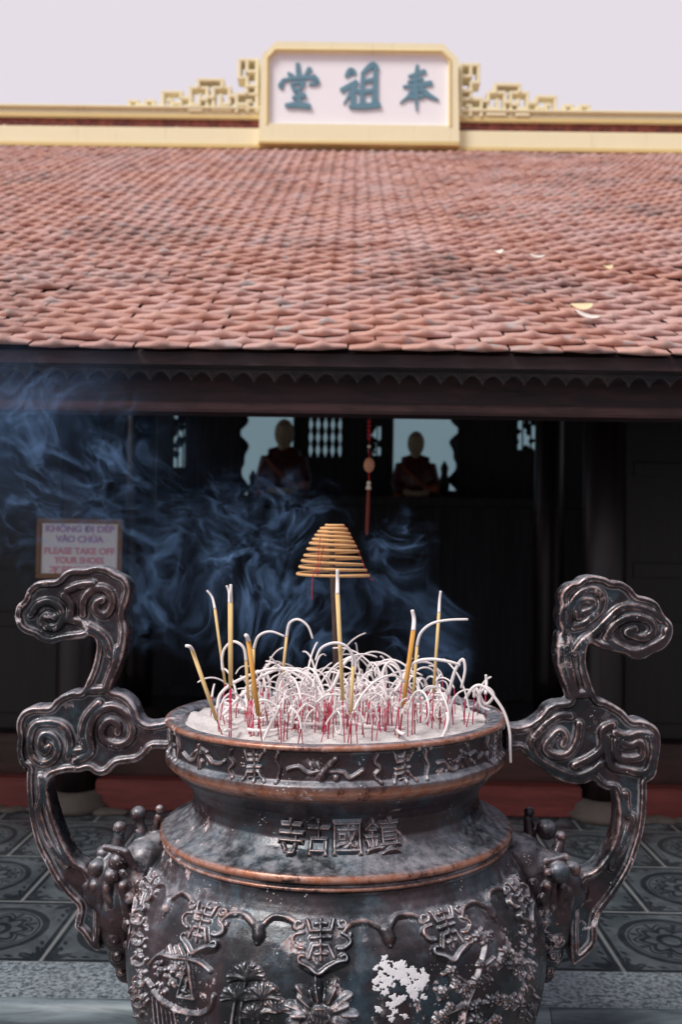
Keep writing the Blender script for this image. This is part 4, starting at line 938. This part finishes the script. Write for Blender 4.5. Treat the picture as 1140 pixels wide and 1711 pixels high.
cu_ = [(214,1500,-.10,9,-1),(224,1530,-.10,8,1),(180,1520,-.07,8,-1),(214,1580,-.075,9,-1),(230,1475,-.11,8,1),(205,1458,-.12,7,1),(190,1540,-.075,12,1),(190,1570,-.065,12,-1),(195,1598,-.05,11,1),(202,1624,-.03,8,-1),(214,1546,-.09,10,1)]
beast(base_, bl_, cp_, cu_, 'horned beast mask under the left handle')
mir = lambda x: 1121-x
bl2 = [(885,1357,.01,9),(914,1386,-.01,17),(938,1398,-.02,9.5),(933,1456,-.10,19),(957,1452,-.05,14),(962,1466,-.02,13),(946,1490,-.07,12)]
cp2 = [((mir(a[0]),)+a[1:], (mir(c[0]),)+c[1:]) for a, c in cp_ if a[:2] not in ((238,1410),(256,1400),(194,1432),(176,1416),(210,1424))]+[((888,1410,.01,12),(883,1366,.01,8)),((924,1448,-.04,14),(937,1404,-.02,8.5)),((912,1440,-.10,6),(945,1432,-.10,7))]
base2 = [(mir(x), y, d, r_) for x, y, d, r_ in base_]
cu2 = [(mir(x), y, d, r_, -s) for x, y, d, r_, s in cu_]
beast(base2, bl2, cp2, cu2, 'horned beast mask under the right handle')
# -- legs
for a in (90, 210, 330):
    b = MB(); ca, sa_ = math.cos(R(a)), math.sin(R(a))
    zb = float(pz[-1])
    pts = [np.array([UXc+ca*r_, UY+sa_*r_, z]) for r_, z in ((.22, zb+.10), (.30, zb*.75+.03), (.27, zb*.4), (.29, .035), (.31, .0325))]
    b.tube(spline(pts, 5), np.interp(np.linspace(0, 1, 21), [0, .4, .8, 1], [.075, .065, .045, .055]), 16)
    b.build('leg', M['bronze'], urn, True)
# ------------------------------------------------------------------ ash, coil and incense sticks
AZ = float(pz[i_top])-.006; AR = float(pr[0])+.004
nr_, nth = 70, 200
V = []; V.append((UXc, UY, AZ+.016))
lump = lambda x, y: .004*math.sin(x*31+1.3)*math.sin(y*27)+.003*math.sin(x*83+y*51)+random.uniform(-.0025, .0025)
for i in range(1, nr_+1):
    rr = AR*i/nr_
    for j in range(nth):
        a = 2*math.pi*j/nth; x, y = rr*math.cos(a), rr*math.sin(a)
        V.append((UXc+x, UY+y, AZ+.016*(1-(rr/AR)**2)+(lump(x, y) if i < nr_ else -.004)))
Fc = [(0, 1+j, 1+(j+1) % nth) for j in range(nth)]+[(1+(i-1)*nth+j, 1+i*nth+j, 1+i*nth+(j+1) % nth, 1+(i-1)*nth+(j+1) % nth) for i in range(1, nr_) for j in range(nth)]
V = tilt(np.array(V))
tag(mesh('ash_bed', V, Fc, M['ash'], None, True), 'pale powdery ash filling the bronze urn up to its lip', 'ash', None, 'stuff')
# rod and coil
RDY = 2.90; rb0 = P(564, 1185, RDY); rb1 = P(553, 884, RDY)
rod = MB(); rod.tube([rb0, rb0*.5+rb1*.5+np.array([.002, 0, 0]), rb1], [.0095, .0088, .008], 8); tag(rod.build('iron_rod', M['rod'], None, True), 'upright rusty iron rod standing in the ash, holding up the incense coil', 'rod')
coil = thing('incense_coil', tuple(P(553, 885, RDY)), 'tan beehive-shaped incense coil balanced on the iron rod above the urn', 'incense coil')
LXs = [(372,100),(325,130),(300,160),(272,195),(248,233),(220,270),(195,327),(167,387),(143,438),(120,495),(97,562)]; RXs = [(535,104),(568,140),(594,185),(610,222),(632,262),(655,303),(678,350),(700,415),(722,478),(752,530),(780,582)]
keys = []
for (lx, ly), (rx, ry) in zip(LXs, RXs): keys += [(-1, lx, ly), (1, rx, ry)]
pts = []; nk = len(keys)
ang = np.linspace(0, (nk-.55)*math.pi, nk*16)
lx = np.interp(ang/math.pi, [2*i for i in range(11)]+[22], [q[0] for q in LXs]+[92]); ly_ = np.interp(ang/math.pi, [2*i for i in range(11)]+[22], [q[1] for q in LXs]+[625])
rx = np.interp(ang/math.pi, [2*i+1 for i in range(11)], [q[0] for q in RXs]); ry_ = np.interp(ang/math.pi, [2*i+1 for i in range(11)], [q[1] for q in RXs])
for a, l_, r_, yl, yr in zip(ang, lx, rx, ly_, ry_):
    c = math.cos(a); t = (1-c)/2; x = 480+(l_+(r_-l_)*t)/5.706; y = 860+(yl*(1-t)+yr*t)/5.706
    rad = (r_-l_)/2/5.706*RDY/F
    q = P(x, y, RDY); q[1] += -math.sin(a)*rad; pts.append(q)
b = MB(); b.tube(pts, .0043, 8); b.build('spiral', M['coil'], coil, True)
b = MB()
thr = [P(480+x/5.706, 860+y/5.706, RDY-.005) for x, y in ((535,92),(575,145),(612,215),(660,300),(700,400),(745,520),(780,585),(815,625))]; b.tube(spline(thr, 4), .0013, 5)
thr = [P(480+x/5.706, 860+y/5.706, RDY-.11) for x, y in ((318,210),(300,330),(290,470),(265,545),(245,590),(240,640),(235,740),(240,815))]; b.tube(spline(thr, 4), .0011, 5)
thr = [P(480+x/5.706, 860+y/5.706, RDY-.10) for x, y in ((350,290),(318,440),(290,540),(285,575))]; b.tube(spline(thr, 4), .0011, 5)
for i in range(9): b.ball(thr[0]*(1-i/8)+thr[-1]*(i/8), .0016, (1, 1, 1), 1)
b.build('red_thread', M['thread'], coil)
# tall sticks traced one by one: foot, top of the bare red end, top of the paste, then the ash tail
def stick(base, y_red, paste, ash, rad, pm, sm, label, ash2=None, thick=1.):
    """base (px, py) on the ash; y_red: pixel where paste starts (px, py) or None; paste: end pixel; ash: pixel list"""
    b0 = PZ(base[0], base[1], AZ+.004); Y = b0[1]
    f = lambda q: P(q[0], q[1], Y)
    t = thing('incense_stick', tuple(b0), label, 'incense stick')
    red_top = f(y_red); lower = b0+(b0-red_top)/np.linalg.norm(b0-red_top)*.03
    b = MB(); b.tube([lower, red_top], .0016*thick, 6); b.build('bamboo_core', M[sm], t, True)
    if paste is not None:
        rad *= .86; b = MB(); b.tube([f(y_red), (f(y_red)+f(paste))/2, f(paste)], [rad*.9, rad, rad], 8); b.build('incense_paste', M[pm], t, True)
    for a_ in [ash]+([ash2] if ash2 else []):
        if a_:
            pp = np.array([f(q) for q in a_]); n = len(pp)
            if n > 2: pp = pp+np.outer(np.sin(np.linspace(0, 1, n)*2.2), np.array([0, random.choice((-1, 1))*.02, 0]))
            pp = spline(pp, 5) if n > 2 else pp
            b = MB(); b.tube(pp, np.linspace(rad*.97, rad*.75, len(pp)), 8); b.build('ash_tail', M['ash_curl'], t, True)
TS = [((371,1227),(362,1203),(321,1086),[(321,1086),(319,1079),(312,1078)],.0058,'paste','dred_stick','thick yellow incense stick leaning far left near the left rim'),
 ((368,1205),(376,1143),(359,1018),[(359,1018),(353,999),(344,987)],.0042,'paste','red_stick','tall slim yellow incense stick leaning left with a bent ash tip'),
 ((386,1228),(386,1145),(386,1006),[(386,1006),(387,990),(387,976)],.0052,'paste','red_stick','upright tall yellow incense stick with straight white tip, touching its bent-tipped twin'),
 ((438,1241),(432,1196),(415,1070),[(415,1070),(414,1062),(411,1060)],.0066,'paste_o','dred_stick','thick orange incense stick leaning left in the left half of the urn'),
 ((416,1225),(415,1168),(411,1105),[(411,1105),(406,1082),(388,1073),(373,1086),(369,1106),(371,1123)],.0045,'paste','red_stick','short yellow incense stick with ash looping left in a wide hook'),
 ((424,1228),(421,1168),(424,1084),[(424,1084),(433,1062),(453,1054),(476,1062)],.0042,'paste','red_stick','yellow incense stick behind the thick orange one, ash arching right'),
 ((470,1200),(472,1130),(479,1064),[(479,1064),(484,1041),(499,1034),(515,1045),(523,1066)],.0044,'paste','red_stick','slim yellow incense stick with a hooked white ash arch, left of the iron rod'),
 ((576,1242),(573,1170),(564,993),[(564,993),(564,972),(564,952)],.0058,'paste','red_stick','tallest straight yellow incense stick, in front of the iron rod'),
 ((587,1242),(587,1191),(590,1113),[(590,1113),(589,1093),(576,1077),(557,1073),(537,1082),(528,1102)],.0048,'paste','dred_stick','yellow incense stick beside the tallest one, ash arching left over it'),
 ((668,1232),(674,1181),(691,1054),[(691,1054),(693,1036),(690,1020)],.0066,'paste_o','dred_stick','thick orange incense stick leaning right in the right half of the urn'),
 ((689,1232),(691,1163),(697,1080),[(697,1080),(703,1057),(721,1041),(748,1035),(781,1034)],.0046,'paste','red_stick','yellow incense stick with long ash bending right to a level tip'),
 ((722,1222),(725,1156),(734,1024),[(734,1024),(736,1006),(738,988)],.0046,'paste','red_stick','tall slim yellow incense stick farthest right, tipped with straight ash')]
for a in TS: stick(*a)
stick((383,1228),(384,1150),(383,1008),[(383,1008),(381,990),(377,979)],.004,'paste','red_stick','tall yellow incense stick with ash tip bent left, touching the upright one')
# spent sticks with long ash tails that were traced one by one
SP = [((365,1215),(363,1185),[(363,1185),(368,1160),(397,1138),(448,1120),(483,1123),(514,1143)],'dred_stick','spent stick near the left rim whose ash makes one long flat arch to the centre'),
 ((470,1238),(468,1180),[(468,1180),(461,1195),(449,1217),(438,1240),(424,1262),(404,1296)],'red_stick','spent stick whose straight ash tail hangs over the front rim at left'),
 ((742,1232),(748,1190),[(748,1190),(748,1206),(741,1225),(728,1243),(709,1255),(682,1264)],'red_stick','spent stick whose ash tail curls over the front rim at right'),
 ((776,1215),(778,1168),[(778,1168),(789,1150),(801,1144),(814,1151),(828,1167),(842,1190),(850,1220),(851,1249),(852,1272)],'red_stick','spent stick whose ash tail droops outside the right rim'),
 ((790,1212),(793,1165),[(793,1165),(795,1148),(810,1175),(824,1160),(812,1147),(800,1160),(803,1178),(818,1185)],'red_stick','spent stick with looped ash near the right rim'),
 ((812,1210),(812,1160),[(812,1160),(815,1140),(814,1129)],'red_stick','spent stick with short upright ash near the right rim'),
 ((742,1226),(750,1160),[(750,1160),(760,1120),(772,1100),(776,1118),(770,1148)],'red_stick','spent stick with narrow loop of ash right of the tall slim stick'),
 ((660,1230),(672,1140),[(672,1140),(690,1108),(718,1100),(750,1104),(768,1110)],'red_stick','spent stick with ash stretched level toward the right'),
 ((645,1228),(648,1170),[(648,1170),(640,1130),(650,1108),(665,1115),(672,1140),(660,1158)],'red_stick','spent stick with tall round ash loop left of the right orange stick'),
 ((548,1236),(556,1150),[(556,1150),(575,1110),(592,1100),(594,1118),(585,1140)],'red_stick','spent stick with ash rising past the iron rod'),
 ((375,1210),(372,1195),[(372,1195),(400,1165),(440,1130),(480,1118),(520,1130)],'dred_stick','spent stick at left with ash arching beneath the long flat arch')]
for base, rt_, ash, sm, lab in SP: stick(base, rt_, None, ash, .0044, None, sm, lab)
# the many spent stubs nothing tells apart
def ash_curl(p, d, L_, kap, az0, r_):
    n = 14; pts = [np.array(p, float)]; e = np.array([math.cos(az0), math.sin(az0), 0]); th = random.uniform(.05, .75)
    side = np.array([-e[1], e[0], 0])*random.uniform(-.25, .25); ds = L_/n; k = kap*random.uniform(.3, .8)
    for i in range(n):
        k += kap*random.uniform(-.12, .3); th += k*ds; q = pts[-1]+ds*(math.cos(th)*np.array([0, 0, 1.])+math.sin(th)*e+side*.5)
        if q[2] < AZ+.006+(-.02 if math.hypot(q[0]-UXc, q[1]-UY) > AR+.04 else 0): q[2] = AZ+.008+random.uniform(0, .004)
        pts.append(q)
    return spline(pts, 2)
LAB = 'spent red incense stub with curled white ash tail, one of the crowd in the urn'
spots = []
clusters = [(497,1222,12,.010),(505,1205,8,.014),(470,1215,6,.02),(545,1205,7,.02),(600,1205,7,.02),(540,1225,6,.012),(620,1225,8,.014),(648,1222,6,.016),(700,1215,7,.018),(735,1216,8,.02),(425,1228,5,.012),(565,1222,5,.02)]
for px, py, n_, sg in clusters:
    c = PZ(px, py, AZ)
    for i in range(n_): spots.append((c[0]+random.gauss(0, sg), c[1]+random.gauss(0, sg*1.5)))
while len(spots) < 235:
    a = random.uniform(0, 6.283); r_ = .36*math.sqrt(random.random()); x, y = UXc+r_*math.cos(a)+.02, UY+r_*math.sin(a)-.03
    if abs(x-UXc-.03) < .30 or random.random() < .4: spots.append((x, y))
for k, (x, y) in enumerate(spots):
    if math.hypot(x-UXc, y-UY) > AR-.02: continue
    base = np.array([x, y, AZ+.004]); t = thing('incense_stub', tuple(base), LAB, 'incense stub', 'spent incense stubs in the ash')
    hgt_ = random.uniform(.032, .085); d = np.array([random.gauss(0, .09), random.gauss(0, .09), 1]); d /= np.linalg.norm(d)
    top = base+d*hgt_; b = MB(); b.tube([base-d*.02, top], random.uniform(.0011, .0016), 5); b.build('bamboo_core', M[random.choice(('red_stick', 'red_stick', 'dred_stick'))], t, True)
    if random.random() < .85:
        kap = random.choice((7, 10, 14, 20, 30)); r_ = random.uniform(.0021, .0034)
        pts = ash_curl(top, d, random.choice((.05, .08, .12, .16, .2))*random.uniform(.8, 1.2), kap, random.uniform(0, 6.28), r_)
        b = MB(); b.tube(pts, np.linspace(r_, r_*.75, len(pts)), 6); b.build('ash_tail', M['ash_curl'], t, True)
# ash crumbs and fallen tails lying on the bed
for k in range(46):
    a = random.uniform(0, 6.28); r_ = .34*math.sqrt(random.random()); x, y = UXc+r_*math.cos(a), UY+r_*math.sin(a)
    n = 9; th = random.uniform(0, 6.28); cv = random.uniform(-16, 16); pts = [np.array([x, y, AZ+.011+.012*(1-(r_/AR)**2)])]
    for i in range(n): th += cv*.012; pts.append(pts[-1]+.012*np.array([math.cos(th), math.sin(th), random.uniform(-.1, .15)]))
    pts = [p for p in pts if math.hypot(p[0]-UXc, p[1]-UY) < AR]
    if len(pts) < 4: continue
    c0_ = pts[0]; b = MB(); b.tube(spline(np.array(pts)-c0_, 2), .0042, 6)
    o = b.build('fallen_ash', M['ash_curl'], None, True); o.location = c0_; tag(o, 'broken white curl of ash lying flat on the ash bed', 'ash curl', 'fallen ash curls on the ash bed')
# ------------------------------------------------------------------ smoke
def smoke():
    t = NT('incense_smoke'); o = t.obj()
    w1 = t.vmath('SUBTRACT', t.noise(o, 2.2, 2, .5, out='Color'), (.5, .5, .5)); p1 = t.vmath('ADD', o, t.vmath('SCALE', w1, scale=.55))
    w2 = t.vmath('SUBTRACT', t.noise(p1, 8.5, 2, .5, out='Color'), (.5, .5, .5)); p2 = t.vmath('ADD', p1, t.vmath('SCALE', w2, scale=.20))
    n = t.noise(p2, 9.5, 2, .5); nb_ = t.noise(t.vmath('ADD', p2, (3.1, 1.7, 5.2)), 7.0, 2, .5)
    rdg = lambda q: t.math('SUBTRACT', 1, t.math('ABSOLUTE', t.math('MULTIPLY_ADD', q, 2, -1)))
    fil = t.math('MULTIPLY', t.math('POWER', rdg(n), 26), t.math('ADD', t.math('POWER', rdg(nb_), 14), .05))
    soft = t.ramp(t.noise(p1, 3.2, 3, .5), .42, .75)
    # plumes: soft ellipsoids following the drift up and to the left
    def plume(lst):
        tot = None
        for (px, py, Y, rx, ry, rz_, amp) in lst:
            c = P(px, py, Y); v = t.vmath('SUBTRACT', o, tuple(c)); v = t.vmath('MULTIPLY', v, (.72/rx, .85/ry, .75/rz_))
            n_ = t.n.new('ShaderNodeVectorMath'); n_.operation = 'LENGTH'; t.put(n_.inputs[0], v)
            e = t.math('MULTIPLY', t.math('POWER', t.ramp(n_.outputs['Value'], 1, .0), 1.6), amp); tot = e if tot is None else t.math('ADD', tot, e)
        return tot
    den = t.math('ADD', t.math('MULTIPLY', plume(SM), t.math('MULTIPLY', fil, 165.)), t.math('MULTIPLY', plume(HZM), t.math('ADD', t.math('MULTIPLY', soft, .9), .12)))
    s_ = t.n.new('ShaderNodeVolumePrincipled'); s_.inputs['Color'].default_value = (.31, .56, 1.0, 1); t.put(s_.inputs['Density'], den); s_.inputs['Anisotropy'].default_value = .25
    t.t.links.new(s_.outputs[0], t.out.inputs['Volume']); return t.m
SM = [(420, 1000, 3.0, .32, .09, .20, 1.0), (290, 940, 3.06, .26, .08, .20, .7), (225, 1010, 3.05, .18, .07, .14, .7), (130, 800, 3.2, .34, .09, .34, .35), (30, 690, 3.3, .26, .10, .18, .4), (668, 950, 3.02, .12, .07, .17, .9), (715, 1085, 2.95, .13, .07, .17, 1.2), (520, 1020, 3.0, .20, .07, .18, .8), (430, 860, 3.1, .26, .08, .16, .4)]
HZM = [(-30, 670, 3.3, .60, .2, .34, 1.35), (100, 830, 3.2, .55, .2, .45, .42), (400, 990, 3.05, .45, .18, .26, .40), (700, 1040, 3.0, .18, .12, .26, .25)]
b = MB(); x0 = P(-140, 700, 3.1)[0]; x1 = P(830, 700, 3.1)[0]
b.box(x0, x1, 2.72, 3.55, UR[2]+.02, 2.30); sm = b.build('smoke', smoke()); tag(sm, 'thin bluish incense smoke drifting up and left behind the urn', 'smoke', None, 'stuff')
